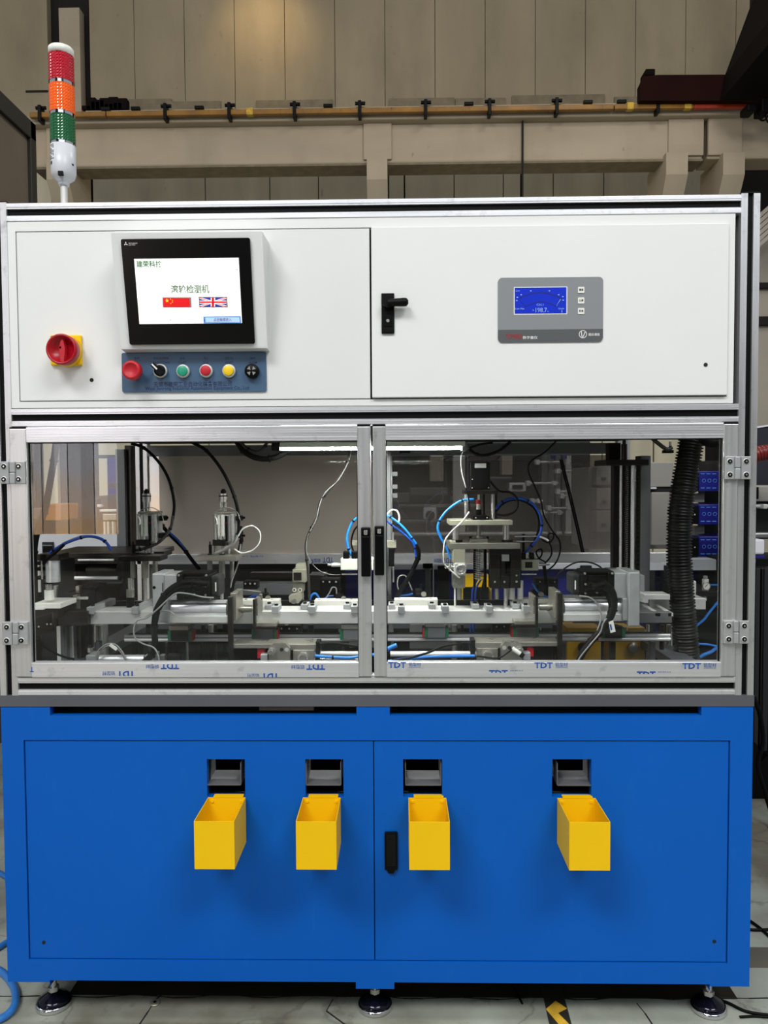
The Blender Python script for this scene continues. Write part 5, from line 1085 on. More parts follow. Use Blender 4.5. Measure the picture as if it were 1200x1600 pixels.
pbp('column_foot', s6, 'alu_cast', 1000, 899, 1007, 942, Y6 - .1, Y6 - .05); pbp('shelf_bar', s6, 'alu', 1012, 929, 1047, 937, Y6 - .14, Y6 - .08); pbp('shelf_bar', s6, 'alu', 1006, 929, 1013, 942, Y6 - .16, Y6 - .10)
for a in (1003, 1023): b = MB('alu'); b.prism([P(a, 944, .40), P(a + 5, 944, .40), P(a + 29, 958, .30), P(a + 21, 958, .30)], (0, 0, -.008)); b.build('tray_bar', s6)

# --- yellow boxes
for x0, x1, lab in ((886, 939, 'yellow steel box with black knob at the bottom of the right window'), (957, 1008, 'yellow steel box with silver knob, right of the other one')):
    t = thing('supply_box', lab, 'box', P((x0 + x1) / 2, 1040, .62), 'yellow boxes behind the rail')
    pbp('box_body', t, 'dyellow', x0, 981, x1, 1040, .60, .70, .002)
    q = P((x0 + x1) / 2 + (-3 if x0 < 900 else 4), 1010, .60); b = MB('black' if x0 < 900 else 'nickel'); b.lathe(q, (0, -1, 0), [(.006, 0), (.006, .01), (.016, .012), (.016, .022), (.012, .026), (0, .026)], 20); b.build('box_knob', t)
t = thing('parts_tray', 'yellow parts tray behind the spring of the screw press', 'tray', P(747, 940, .8)); pbp('tray_body', t, 'yellow', 722, 903, 768, 942, .78, .90, .002); pbp('tray_grid', t, 'black', 724, 918, 764, 938, .765, .78, .001)

# --- corrugated hose
path = smooth_path(pp([(1082, 676), (1076, 715), (1070, 750), (1063, 800), (1061, 850), (1062, 890), (1065, 930), (1069, 975), (1073, 1020), (1076, 1062)], .44), 34)
L0 = [0]
for i in range(1, len(path)): L0.append(L0[-1] + (path[i] - path[i - 1]).length)
rad = [.0315 + .0028 * (1 if (int(l / .0042) % 2) else -1) for l in L0]
b = MB('corr'); b.tube(path, rad, 22); tag(b.build('corrugated_hose'), 'thick black corrugated hose hanging at the right of the right window', 'hose')

# --- manifold, brackets and other hardware low down behind the rails
for k, (x0, y0, x1, y1, Y0, Y1, m_, nm, lab, cat) in enumerate((
    (545, 950, 615, 1012, .78, .80, 'alu_dark', 'back_plate', 'grey plate low behind the door joint', 'plate'),
    (640, 975, 705, 1014, .78, .80, 'alu_dark', 'back_plate', 'grey plate low behind the carriage right of the door joint', 'plate'),
    (390, 895, 458, 904, .74, .78, 'bsteel', 'cross_member', 'upper dark cross member behind the beige probe head', 'cross member'),
    (362, 912, 460, 930, .72, .78, 'alu_dark', 'cross_member', 'lower grey cross member behind the left press stations', 'cross member'),
    (483, 898, 508, 922, .70, .78, 'bsteel', 'cable_duct', 'open steel cable duct right of the beige probe head', 'duct'),
    (434, 978, 470, 992, .60, .66, 'black', 'valve_bank', 'black valve bank behind the rail in the left window', 'valve bank'),
    (770, 975, 806, 992, .60, .66, 'black', 'valve_bank', 'black valve bank behind the rail in the right window', 'valve bank'),
    (380, 908, 402, 921, .60, .64, 'black', 'junction_box', 'small black junction box right of the second press station', 'box'),
    (500, 905, 530, 936, .60, .66, 'black', 'relay_block', 'black relay block behind the white cradle, left window', 'relay'),
    (838, 905, 872, 936, .62, .68, 'void', 'relay_block', 'dark relay block left of the right motor', 'relay'))):
    b = MB(m_); b.pb(x0, y0, x1, y1, Y0, Y1, .002)
    if cat in ('valve bank', 'relay', 'box'):
        b.use('steel')
        for i in range(3): q = P(x0 + (x1 - x0) * (i + .5) / 3, y0 + 4, Y0); b.cyl(q, q + V((0, -.002, 0)), .003, n=8)
    tag(b.build(nm), lab, cat)
# upright rods and pillars that carry the transfer beam and the stations
for i, x in enumerate((146, 157, 270, 292, 318, 330, 337, 448, 486, 536, 604, 710, 722, 802, 868, 1012, 1034, 1046)):
    Yp = .46 + .05 * (i % 4); kk = 'steel' if i % 2 else 'bsteel'
    b = MB(kk); vcyl(b, x, 976, 1000, Yp, 2.6 + (i % 3), 14); k = (Yp + DIST) / FPX; q = P(x, 1000, Yp); b.cyl((q.x, Yp, TZ), (q.x, Yp, q.z), (2.6 + (i % 3)) * k, n=14)
    b.cyl((q.x, Yp, TZ), (q.x, Yp, TZ + .008), (6 + i % 3) * k, n=18)
    side = 'left' if x < 580 else 'right'; n_ = [t for t in (146, 157, 270, 292, 318, 330, 337, 448, 486, 536, 604, 710, 722, 802, 868, 1012, 1034, 1046) if (t < 580) == (x < 580)].index(x)
    tag(b.build('support_pillar'), '%s of the small steel pillars under the transfer beam, counted from left, %s window' % (('first', 'second', 'third', 'fourth', 'fifth', 'sixth', 'seventh', 'eighth', 'ninth', 'tenth')[n_], side), 'pillar', 'pillars under the transfer beam')
# chrome parts lying low in front of the rail
t = thing('air_cylinder', 'horizontal silver air cylinder low behind the bottom rail, left', 'cylinder', P(180, 1040, .2)); hc('cylinder_tube', t, 'alu_h', 150, 226, 1030, .20, 7); pbp('cylinder_head', t, 'alu_cast', 134, 1024, 150, 1040, .18, .23, .002); pbp('cylinder_head', t, 'alu_cast', 226, 1024, 240, 1040, .18, .23, .002)
t = thing('air_cylinder', 'long silver air cylinder low behind bottom rail, right of the door joint', 'cylinder', P(680, 1032, .3)); hc('cylinder_tube', t, 'shaft', 610, 735, 1022, .30, 4.5); pbp('cylinder_head', t, 'bsteel', 735, 1014, 742, 1030, .29, .33, .001)
t = thing('air_cylinder', 'silver air cylinder low behind bottom rail, just left of the door joint', 'cylinder', P(530, 1032, .3)); hc('cylinder_tube', t, 'shaft', 500, 560, 1021, .30, 3.5); hc('cylinder_rod', t, 'steel', 500, 572, 1030, .28, 2)
t = thing('sensor_bracket', 'bent steel sensor bracket low behind bottom rail, left window', 'bracket', P(265, 1036, .25)); pbp('bracket_foot', t, 'nickel', 249, 1024, 257, 1036, .24, .26); pbp('bracket_foot', t, 'bsteel', 260, 1024, 282, 1038, .25, .28); pbp('bracket_arm', t, 'bsteel', 258, 1004, 262, 1024, .25, .26)
t = thing('knob_screw', 'small knurled screw standing in front of the left rail end', 'screw', P(142, 1030, .3)); vc('screw_shank', t, 'bsteel', 142, 1008, 1034, .30, 3.5); vc('screw_head', t, 'steel', 142, 1012, 1019, .295, 5, 10)

# --- cables and air tubes
cable('air_hose', 'black air hose arching down to the first press station', 'hose', [(205, 693), (225, 700), (248, 722), (264, 750), (272, 785), (270, 812)], .0042, 'rubber', .45)
cable('air_tube', 'clear grey tube below the first arched hose, first press station', 'tube', [(270, 806), (266, 826), (250, 846), (228, 856), (206, 861)], .0042, 'cable_g', .40)
cable('air_hose', 'black air hose arching down to the second press station', 'hose', [(298, 690), (322, 704), (345, 732), (362, 765), (371, 795), (373, 825), (371, 838)], .0046, 'rubber', .44)
cable('cable_loom', 'dark cable loom from first press station down behind grey gearbox', 'cable', [(246, 808), (254, 822), (268, 838), (285, 855), (300, 875), (312, 890)], .0055, 'rubber', .5)
cable('air_tube', 'dark blue tube beside the loom at the first press station', 'tube', [(262, 829), (276, 842), (290, 858)], .0028, 'dbtube', .485)
cable('white_cable', 'white cable loop right of the second press station', 'cable', [(372, 838), (380, 826), (395, 822), (406, 832), (405, 848), (394, 860), (378, 864), (366, 858)], .0020, 'wplastic', .42)
cable('air_tube', 'clear tube curving under the second press station cylinder', 'tube', [(371, 836), (366, 848), (352, 858), (336, 865)], .0042, 'cable_w', .40)
cable('cable_loom', 'black loom with ties falling right of the second press station', 'cable', [(376, 822), (377, 845), (370, 875), (366, 900), (362, 925)], .0052, 'rubber', .47)
cable('grey_cable', 'thin grey cable beside the loom right of second press station', 'cable', [(376, 850), (372, 880), (363, 905), (360, 918)], .002, 'cable_w', .44)
cable('cable_loom', 'thick black loop of cables hanging left of the strip light', 'cable', [(370, 690), (380, 704), (396, 714), (414, 717), (432, 714), (450, 705)], .0075, 'rubber', .34)
cable('cable_loom', 'thin black cable loop inside the thick one by the strip light', 'cable', [(375, 690), (388, 702), (402, 706), (412, 700), (418, 690)], .004, 'cable_g', .33)
cable('lamp_cable', 'grey cable pair swinging down from strip light to beige probe', 'cable', [(546, 704), (543, 722), (532, 745), (512, 768), (500, 785), (496, 806), (484, 830), (478, 850), (479, 872), (482, 900), (484, 945)], .0036, 'cable_g', .45)
cable('lamp_cable', 'pale thin cable twined along the dark pair in the left window', 'cable', [(549, 704), (545, 720), (530, 748), (508, 770), (499, 790), (494, 812), (481, 838), (479, 862), (486, 878), (500, 892), (520, 898), (548, 896)], .0011, 'cable_w', .43)
cable('air_tube', 'bright blue tube loop left of the door joint', 'tube', [(566, 806), (552, 814), (543, 834), (543, 852), (549, 868)], .0034, 'btube', .42)
cable('air_tube', 'thin black tube beside the bright blue loop left of door joint', 'tube', [(562, 818), (553, 830), (549, 848), (553, 864)], .0024, 'rubber', .43)
cable('air_tube', 'bright blue tube entering the right window at the door joint', 'tube', [(596, 804), (610, 808), (628, 822), (640, 836), (650, 850)], .0034, 'btube', .40)
cable('air_tube', 'dark blue tube below the bright one at the door joint', 'tube', [(596, 808), (612, 820), (632, 835), (646, 850), (650, 870)], .0028, 'dbtube', .42)
cable('cable_loom', 'thick black loom curving down right of the door joint', 'cable', [(618, 822), (636, 836), (648, 850), (654, 866), (648, 884), (638, 903), (626, 922), (618, 936)], .0065, 'rubber', .44)
cable('white_cable', 'white cable loop with tag at the top of the door joint', 'cable', [(604, 804), (612, 797), (620, 798), (624, 808), (622, 818)], .0022, 'wplastic', .41)
cable('white_cable', 'white cable arch above the cradle right of the door joint', 'cable', [(626, 930), (621, 915), (623, 902), (632, 899), (638, 908), (644, 922)], .0018, 'cable_w', .44)
cable('air_tube', 'short bright blue tube above the cradle right of the door joint', 'tube', [(622, 931), (634, 930), (645, 928)], .003, 'btube', .45)
cable('white_cable', 'small white cable arch above the cradle left of the door joint', 'cable', [(508, 936), (515, 926), (519, 918), (525, 919), (526, 928)], .0016, 'cable_w', .44)
cable('air_tube', 'short blue tube arch left of the door joint above beam', 'tube', [(484, 938), (488, 929), (494, 928), (499, 936)], .003, 'btube', .45)
cable('air_tube', 'thin blue tube above cradle left of the door joint', 'tube', [(506, 936), (514, 932), (521, 931)], .0026, 'dbtube', .45)
cable('white_cable', 'white cable bow above the left cradle near second press station', 'cable', [(380, 935), (374, 925), (376, 922), (392, 923), (408, 925)], .0018, 'cable_w', .44)
cable('air_tube', 'blue tube above the left cradle near second press station', 'tube', [(387, 936), (394, 932), (402, 931)], .003, 'dbtube', .45)
for i, (x, y, nm) in enumerate(((412, 931, 'right of the second press station'), (530, 932, 'left of the door joint'), (655, 925, 'right of the door joint'), (838, 925, 'below the pale valve block'))):
    t = thing('air_fitting', 'small black and chrome air fitting cluster ' + nm, 'fitting', P(x, y + 8, .44), 'air fittings above the cradles')
    pbp('fitting_body', t, 'black', x - 6, y - 4, x + 5, y + 5, .43, .46, .003); vc('fitting_stem', t, 'black', x + 3, y - 12, y - 3, .44, 2, 10); q = P(x + 7, y + 3, .43); b = MB('nickel'); b.cyl(q, q + V((0, -.008, 0)), .007, n=14); b.build('fitting_nut', t)
cable('white_cable', 'white cable from ceiling past the left of the black motor', 'cable', [(733, 700), (723, 706), (720, 718), (722, 740), (728, 762), (732, 784)], .0015, 'cable_w', .36)
cable('black_cable', 'black cable from the ceiling curving over the screw press motor', 'cable', [(770, 692), (752, 694), (733, 700)], .003, 'rubber', .36)
cable('cable_loom', 'black loom sagging under the ceiling above the screw press motor', 'cable', [(733, 702), (745, 710), (760, 711), (780, 704), (798, 690)], .004, 'rubber', .36)
cable('white_cable', 'white cable running down to the gripper unit', 'cable', [(733, 800), (722, 815), (706, 830), (696, 844), (693, 862), (694, 880), (702, 889), (712, 898), (718, 903)], .0019, 'wplastic', .32)
cable('black_cable', 'thin black cable passing the left post of the screw press', 'cable', [(728, 762), (733, 785), (732, 802), (722, 815)], .002, 'rubber', .33)
cable('air_tube', 'blue tube arch left of the screw press down to the gripper', 'tube', [(740, 780), (722, 782), (704, 793), (690, 808), (684, 824), (688, 838), (697, 855), (704, 872)], .0032, 'btube', .37)
cable('air_tube', 'blue tube arch right of the screw press', 'tube', [(775, 795), (785, 784), (800, 779), (818, 780), (835, 790), (845, 808), (846, 825), (842, 838), (832, 852), (820, 864)], .0034, 'dbtube', .40)
cable('air_tube', 'black tube arch just inside the blue one right of screw press', 'tube', [(774, 800), (786, 787), (802, 781), (820, 784), (836, 796), (842, 815), (839, 835), (828, 855)], .0026, 'rubber', .42)
cable('motor_cable', 'black motor cable looping right of the screw press motor', 'cable', [(766, 752), (774, 762), (783, 768), (796, 769), (806, 776), (809, 788), (804, 799), (790, 805), (776, 804)], .003, 'rubber', .38)
cable('black_cable', 'long thin black cable winding down right of the blue arch', 'cable', [(869, 689), (852, 706), (830, 720), (825, 735), (834, 757), (845, 782), (850, 806), (862, 828), (874, 845), (875, 862), (868, 880), (854, 893)], .0022, 'rubber', .38)
for i in (0, 1): cable('stay_wire', '%s of the two slanting wires behind the right rear window' % ('left' if i == 0 else 'right'), 'wire', [(875 + 3 * i, 718), (888 + 3 * i, 770), (902 + 3 * i, 830), (909 + 3 * i, 863)], .0028, 'rubber', .80, 'slanting wires')
cable('black_cable', 'black cable curl with knot right of the pale valve block', 'cable', [(846, 842), (856, 848), (864, 842), (864, 834), (857, 835), (858, 846), (862, 858), (860, 870), (848, 884)], .0022, 'rubber', .40)
cable('black_cable', 'black cable curl between the valve block and blue arch', 'cable', [(826, 868), (838, 874), (846, 868), (846, 858), (838, 862), (842, 872), (852, 878)], .002, 'rubber', .41)
cable('white_cable', 'short white cable plug right of the blue arch', 'cable', [(842, 838), (850, 841), (857, 845)], .003, 'wplastic', .40)
cable('black_cable', 'thin black cables arching over the right motor', 'cable', [(866, 905), (880, 890), (900, 879), (922, 879), (938, 886), (944, 896)], .0022, 'cable_g', .42)
cable('cable_loom', 'black cables falling behind valve block towards the beam', 'cable', [(850, 884), (853, 905), (856, 935)], .005, 'rubber', .46)
cable('air_tube', 'blue tube below the valve block', 'tube', [(832, 912), (840, 924), (852, 932), (862, 932)], .0026, 'btube', .43)
for i, (a, c) in enumerate(((742, 737), (748, 742))): cable('air_tube', '%s blue tube rising behind the spring of screw press' % ('left' if i == 0 else 'right'), 'tube', [(a + 4, 905), (c + 2, 920), (c, 945), (c - 3, 1010)], .0026, 'dbtube', .45, 'blue tubes behind the spring')
cable('cable_loom', 'black cables behind the spring of the screw press', 'cable', [(757, 905), (752, 925), (747, 945)], .003, 'rubber', .45)
cable('servo_cable', 'thick black servo cable sweeping down from the right motor', 'cable', [(925, 917), (945, 914), (957, 925), (960, 945), (954, 965), (942, 983), (926, 1000), (912, 1018), (902, 1038)], .008, 'rubber', .17)
cable('servo_cable', 'thinner black servo cable beside the thick one, right', 'cable', [(915, 923), (938, 922), (950, 932), (954, 950), (948, 970), (934, 988), (918, 1005), (906, 1022)], .0055, 'rubber', .19)
cable('white_cable', 'thin white cable curving below the right motor', 'cable', [(905, 931), (922, 934), (934, 945), (939, 960), (938, 972), (933, 985)], .0020, 'cable_w', .17)
cable('white_cable', 'thin white cable from the tag down to the bottom rail', 'cable', [(948, 966), (942, 975), (938, 988), (925, 1004), (910, 1022), (902, 1034)], .0018, 'cable_w', .16)
b = MB('wplastic'); q = [P(x, y, .155) for x, y in ((951, 972), (958, 969), (962, 987), (954, 989))]; b.prism(q, (0, .0008, 0)); b.use('tdt'); b.prism([P(x, y, .1545) for x, y in ((952.5, 976), (955, 975), (957, 984), (954.5, 985))], (0, .0004, 0)); tag(b.build('cable_tag'), 'white paper tag with blue print on the right servo cable', 'tag')
cable('servo_cable', 'thick black servo cable sweeping down from the left motor', 'cable', [(325, 912), (300, 910), (280, 913), (262, 925), (250, 942), (243, 960), (241, 985), (242, 1005), (238, 1022), (224, 1036)], .0078, 'rubber', .16)
cable('servo_cable', 'thinner black servo cable beside the thick one, left', 'cable', [(318, 921), (296, 918), (276, 922), (260, 936), (249, 952), (243, 975)], .005, 'rubber', .18)
cable('white_cable', 'thin grey cable curving below the left motor', 'cable', [(334, 934), (318, 933), (296, 928), (276, 927), (262, 937), (246, 952), (230, 965), (214, 970), (209, 984), (212, 998), (224, 1006), (240, 1012), (247, 1024), (249, 1036)], .0020, 'cable_w', .15)
cable('white_cable', 'thin white cable joining the left cylinder end cap', 'cable', [(224, 966), (238, 958), (252, 955), (264, 955), (272, 960)], .002, 'cable_w', .17)
for i in range(2): cable('white_cable', '%s white cable loop in the lower left corner of window' % ('larger' if i == 0 else 'smaller'), 'cable', [(149 + 2 * i, 1036), (153 + 3 * i, 1018 + 2 * i), (166, 1007 + 3 * i), (180 - 2 * i, 1007 + 3 * i), (191 - 3 * i, 1018), (197 - 2 * i, 1030), (204, 1036)], .0018, 'cable_w', .17 + .01 * i)
b = MB('wplastic'); b.prism([P(x, y, .165) for x, y in ((170, 1009), (173, 1005), (184, 1013), (181, 1017))], (0, .001, 0)); tag(b.build('cable_tag'), 'white paper tag on the cable loop, lower left', 'tag')
cable('air_tube', 'blue tube bundle arching over the left infeed unit', 'tube', [(70, 871), (84, 860), (100, 850), (120, 842), (138, 838), (155, 841), (166, 848), (174, 860)], .0038, 'dbtube', .26)
cable('air_tube', 'clear tube arching beside the blue one over infeed unit', 'tube', [(98, 849), (112, 843), (130, 837), (142, 838)], .0022, 'cable_w', .27)
cable('cable_loom', 'black cable hanging from the ceiling at the far left', 'cable', [(88, 690), (84, 720), (78, 755), (72, 790), (64, 815), (56, 840), (52, 870), (50, 900)], .0085, 'rubber', .20)
cable('black_cable', 'black cable from nozzle station over the left corner', 'cable', [(100, 851), (88, 862), (74, 873), (68, 882)], .004, 'rubber', .23)
cable('black_cable', 'thin black cable sagging across the lower left corner', 'cable', [(50, 994), (66, 1007), (85, 1020), (102, 1027), (116, 1030)], .0028, 'rubber', .17)
cable('air_tube', 'blue tube lying along the bottom rail left of the door joint', 'tube', [(492, 1025), (520, 1027), (545, 1028), (572, 1024), (590, 1023)], .0042, 'btube', .20)
cable('air_tube', 'blue tube lying along the bottom rail right of door joint', 'tube', [(604, 1034), (640, 1029), (690, 1026), (742, 1025)], .0042, 'btube', .20)
cable('air_tube', 'short blue tube stub low at the door joint', 'tube', [(600, 1018), (610, 1012), (620, 1008)], .0055, 'btube', .22)
cable('black_cable', 'black cable along the bottom rail left of the door joint', 'cable', [(500, 1006), (520, 1005), (545, 1008), (575, 1012)], .004, 'rubber', .21)
cable('black_cable', 'black cable rising along the bottom rail to the right stop', 'cable', [(612, 1032), (640, 1028), (668, 1020), (692, 1010), (715, 1006), (735, 1005)], .003, 'rubber', .18)
cable('black_cable', 'thin black cable bow under the right stop assembly', 'cable', [(732, 1034), (745, 1026), (765, 1028), (780, 1028), (793, 1020), (800, 1014)], .002, 'rubber', .17)
hcb = thing('limit_sensor', 'short white limit sensor in the right stop assembly', 'sensor', P(805, 1020, .17)); b = MB('wplastic'); b.tube([P(800, 1013, .175), P(813, 1022, .17)], .0058, 12); b.build('sensor_body', hcb); b = MB('rubber'); b.tube([P(813, 1022, .17), P(818, 1026, .168)], .0062, 12); b.build('sensor_head', hcb)
for i, pts in enumerate((((1080, 1035), (1098, 1024), (1112, 1018), (1121, 1010)), ((1070, 1002), (1092, 1006), (1106, 1007), (1121, 1010)), ((1088, 978), (1100, 968), (1106, 960), (1122, 940)))):
    cable('air_tube', ('lower', 'middle', 'upper')[i] + ' of the blue tubes right of the corrugated hose', 'tube', pts, (.005, .003, .0035)[i], 'btube', .55, 'blue tubes right of the corrugated hose')
cable('grey_cable', 'grey loop of cable at the top right above the corrugated hose', 'cable', [(1018, 684), (1030, 694), (1042, 702), (1050, 699)], .0055, 'cable_g', .40)
vcx = thing('pull_knob', 'small steel hook rod under the ceiling, left of the corrugated hose', 'hook', P(1048, 708, .42)); vc('hook_rod', vcx, 'steel', 1047, 690, 705, .42, 2, 8); pbp('hook_plate', vcx, 'black', 1038, 703, 1053, 708, .41, .43)
b = MB('rubber'); b.tube(smooth_path(pp([(1098, 684), (1106, 690), (1116, 691), (1126, 686)], .38), 5), .014, 10); tag(b.build('hose_end'), 'thick black hose bend in the top right corner of the window', 'hose')
# upright grey plate and dark slotted post seen in the left window
b = MB('alu_dark'); b.pb(181.5, 702, 195.5, 862, .66, .70, .001); tag(b.build('upright_plate'), 'flat grey upright plate beside the slotted post, left window', 'plate')
b = MB('bsteel'); b.pb(196, 696, 206, 862, .68, .72, .001); b.use('void')
for i in range(17): b.pb(199, 706 + i * 9, 200.8, 709 + i * 9, .679, .68)
b.use('bsteel'); tag(b.build('slotted_post'), 'dark perforated post right of the grey plate, left window', 'post')
lettering('TDT', front(DEP - .06), (217.5, 745, 224, 765), 'grey_dark', .0012, False, parent=fr) if 0 else None

# ================================================================== MACHINES BEHIND AND BESIDE
def tb_(name, lab, cat, px, py, Y, group=None): return thing(name, lab, cat, P(px, py, Y), group)
# blue machine behind the right window
t = thing('blue_machine', 'royal blue machine with white ledge and grey columns behind the right window', 'machine', (P(870, 900, 2.0).x, 2.2, 0))
xa, xb_ = P(604, 900, 1.9).x, P(1150, 900, 1.9).x
b = MB('cbl'); b.box(xa, xb_, 1.92, 2.7, .3, P(800, 890, 1.92).z, .004); b.build('blue_body', t)
b = MB('void'); b.box(xa, xb_, 1.95, 2.7, 0, .3); b.build('plinth', t)
pbp('white_ledge', t, 'cwhite', 604, 880, 1150, 889.5, 1.86, 2.4, .004)
for x0, x1, m_ in ((664, 673, 'alu_dark'), (676, 678, 'alu'), (684, 702, 'bsteel'), (908, 925, 'dark'), (1016, 1024, 'dark'), (1036, 1046, 'dark')):
    q0, q1 = P(x0, 900, 1.84), P(x1, 900, 1.84); b = MB(m_); b.box(q0.x, q1.x, 1.84, 1.88, 0, P(x0, 884, 1.84).z, .003); b.build('column', t)
for x in (671, 676): pbp('column_foot', t, 'black', x - 10, 880, x, 888, 1.82, 1.85)
for a in ((1014, 874, 1037, 891), (1080, 874, 1127, 891)):
    b = MB('cwhite'); b.prism([P(a[0], a[3], 1.6), P(a[2], a[3], 1.6), P(a[2] - (0 if a[0] < 1050 else 2), a[3] - 8, 1.6), P(a[2] - 9, a[1], 1.6), P(a[0], a[1], 1.6)], (0, .2, 0)); b.build('white_cowl', t)
for i in range(12):
    q = P(1082 + i * 3.6, 895, 1.9)
    b = MB('void'); b.cyl(q, q + V((0, .03, 0)), .0035, n=8); b.build('body_hole', t)
# dark machine with pale columns and gear, standing in for the pane's reflections
t = thing('reflection_machine', 'dark grey machine with pale upright columns, stand-in for a reflection in the rear pane', 'machine', (P(760, 900, 3.0).x, 3.2, 0))
b = MB('dark'); b.box(P(560, 800, 3).x, P(935, 800, 3).x, 3.2, 4.0, 0, P(700, 690, 3.2).z, .01); b.build('machine_body', t)
for x0, y0, x1, y1, m_ in ((672, 712, 693, 752, 'plaster'), (708, 712, 727, 838, 'alu'), (729, 712, 733, 838, 'alu_dark'), (784, 712, 801, 742, 'plaster'), (846, 712, 876, 838, 'alu_dark'), (884, 712, 893, 838, 'alu')):
    pbp('pale_column', t, m_, x0, y0, x1, y1, 3.05, 3.15, .004)
for x0, y0, x1, y1, m_ in ((640, 762, 700, 774, 'alu_dark'), (622, 788, 760, 793, 'alu_dark'), (610, 812, 700, 817, 'alu_dark'), (662, 792, 682, 812, 'cwhite'), (612, 832, 930, 837, 'alu'), (796, 754, 822, 768, 'cwhite'), (735, 745, 800, 750, 'alu_dark'), (610, 770, 640, 786, 'alu_dark')):
    pbp('gear_box', t, m_, x0, y0, x1, y1, 2.95, 3.05, .006)
b = MB('bsteel'); q = P(672, 805, 2.95); b.cyl(q + V((0, -.02, 0)), q, .028, n=18); b.build('gear_wheel', t)
b = MB('black'); b.pb(801, 758, 817, 764, 2.94, 2.95); b.build('gear_window', t)
# rack of small cylinders set behind the pane in place of its reflection
t = thing('reflection_rack', 'rack of pale air cylinders imitating a reflection in the rear pane, right of the blue arch', 'rack', P(875, 838, 2.6))
for x0, x1, y in ((838, 892, 722), (823, 872, 755), (870, 910, 736), (870, 918, 768), (856, 895, 794), (846, 880, 801), (830, 848, 783), (876, 906, 775)):
    hc('rack_cylinder', t, 'alu', x0, x1, y, 2.6, 2.0, 10); pbp('cylinder_block', t, 'cwhite', x0, y - 4, x0 + 6, y + 4, 2.57, 2.63, .003); pbp('cylinder_block', t, 'cwhite', x1 - 8, y - 3.5, x1 - 2, y + 3.5, 2.57, 2.63, .003)
for x in (858, 868, 881): pbp('rack_post', t, 'alu_dark', x - 1.5, 712, x + 1.5, 838, 2.64, 2.66)
b = MB('cbl'); b.pb(863, 711, 868, 717, 2.55, 2.6); b.pb(880, 711, 886, 717, 2.55, 2.6); b.build('blue_fitting', t)
# drawer cabinet
t = thing('drawer_cabinet', 'warm grey cabinet with three drawers behind the lift column', 'cabinet', P(990, 880, 1.9))
pbp('cabinet_body', t, 'cgrey', 919, 730, 1052, 858, 1.95, 2.3, .004)
for k, (y0, y1) in enumerate(((727, 758), (761.5, 796), (796.5, 832))):
    o = pbp('drawer', t, 'cgrey', 932, y0 + 1, 966, y1, 1.86, 1.95, .004); b = MB('bsteel'); b.pb(941, (y0 + y1) / 2 + 3, 948, (y0 + y1) / 2 + 8, 1.84, 1.86, .003); b.build('drawer_knob', o)
pbp('drawer_side', t, 'cgrey', 1014, 722, 1052, 761, 1.80, 1.9, .004); pbp('drawer_side', t, 'cgrey', 1018, 769, 1046, 852, 1.80, 1.9, .004); pbp('dark_gap', t, 'void', 1014, 761, 1052, 769, 1.81, 1.9); pbp('label_strip', t, 'cwhite', 1017, 761.5, 1026, 764, 1.79, 1.80)
# blue modules
for k, (y0, y1, nm) in enumerate(((736, 768, 'top'), (788, 820, 'middle'), (838, 872, 'bottom'))):
    t = thing('blue_module', nm + ' blue ribbed module right of the corrugated hose', 'module', P(1110, y1, 1.7), 'blue modules right of the hose')
    pbp('module_body', t, 'cbl', 1092, y0, 1150, y1, 1.70, 1.9, .004); pbp('end_plate', t, 'black' if k else 'bsteel', 1081, y0 + 2, 1091, y1 - 1, 1.68, 1.74, .002)
    b = MB('lcd_lit' if 0 else 's_btn2')
    for i in range(3):
        c = P(1100 + 8.5 * i, (y0 + y1) / 2 - 1, 1.699); r0 = .0075
        q = [c + V((r0 * math.cos(a), 0, r0 * math.sin(a))) for a in [math.pi / 8 + j * math.pi / 4 for j in range(9)]]; b.tube(q, .0007, 4)
        for dy in (-12, 10): b.pb(1095 + 9 * i, (y0 + y1) / 2 + dy, 1101 + 9 * i, (y0 + y1) / 2 + dy + .9, 1.698, 1.70)
    b.build('ring_print', t)['kind'] = 'stuff'
    q = P(1085.5, (y0 + y1) / 2, 1.68); b = MB('wplastic'); b.cyl(q + V((0, -.002, 0)), q, .003, n=10); b.build('plate_bolt', t)
for y0, y1 in ((771, 785), (822, 834)):
    b = MB('cgrey'); b.pb(1084, y0, 1101, y1, 1.75, 1.8, .003); tag(b.build('spacer_box'), ('upper' if y0 < 800 else 'lower') + ' grey spacer box between the blue modules', 'box')
b = MB('dark'); b.pb(1101, 720, 1150, 875, 1.92, 2.0); tag(b.build('backing_plate'), 'dark plate behind the blue modules, right window', 'plate')
b = MB('dframe'); b.pb(1103, 720, 1140, 738, 1.85, 1.9); tag(b.build('module_cover'), 'dark cover above the top blue module', 'cover')
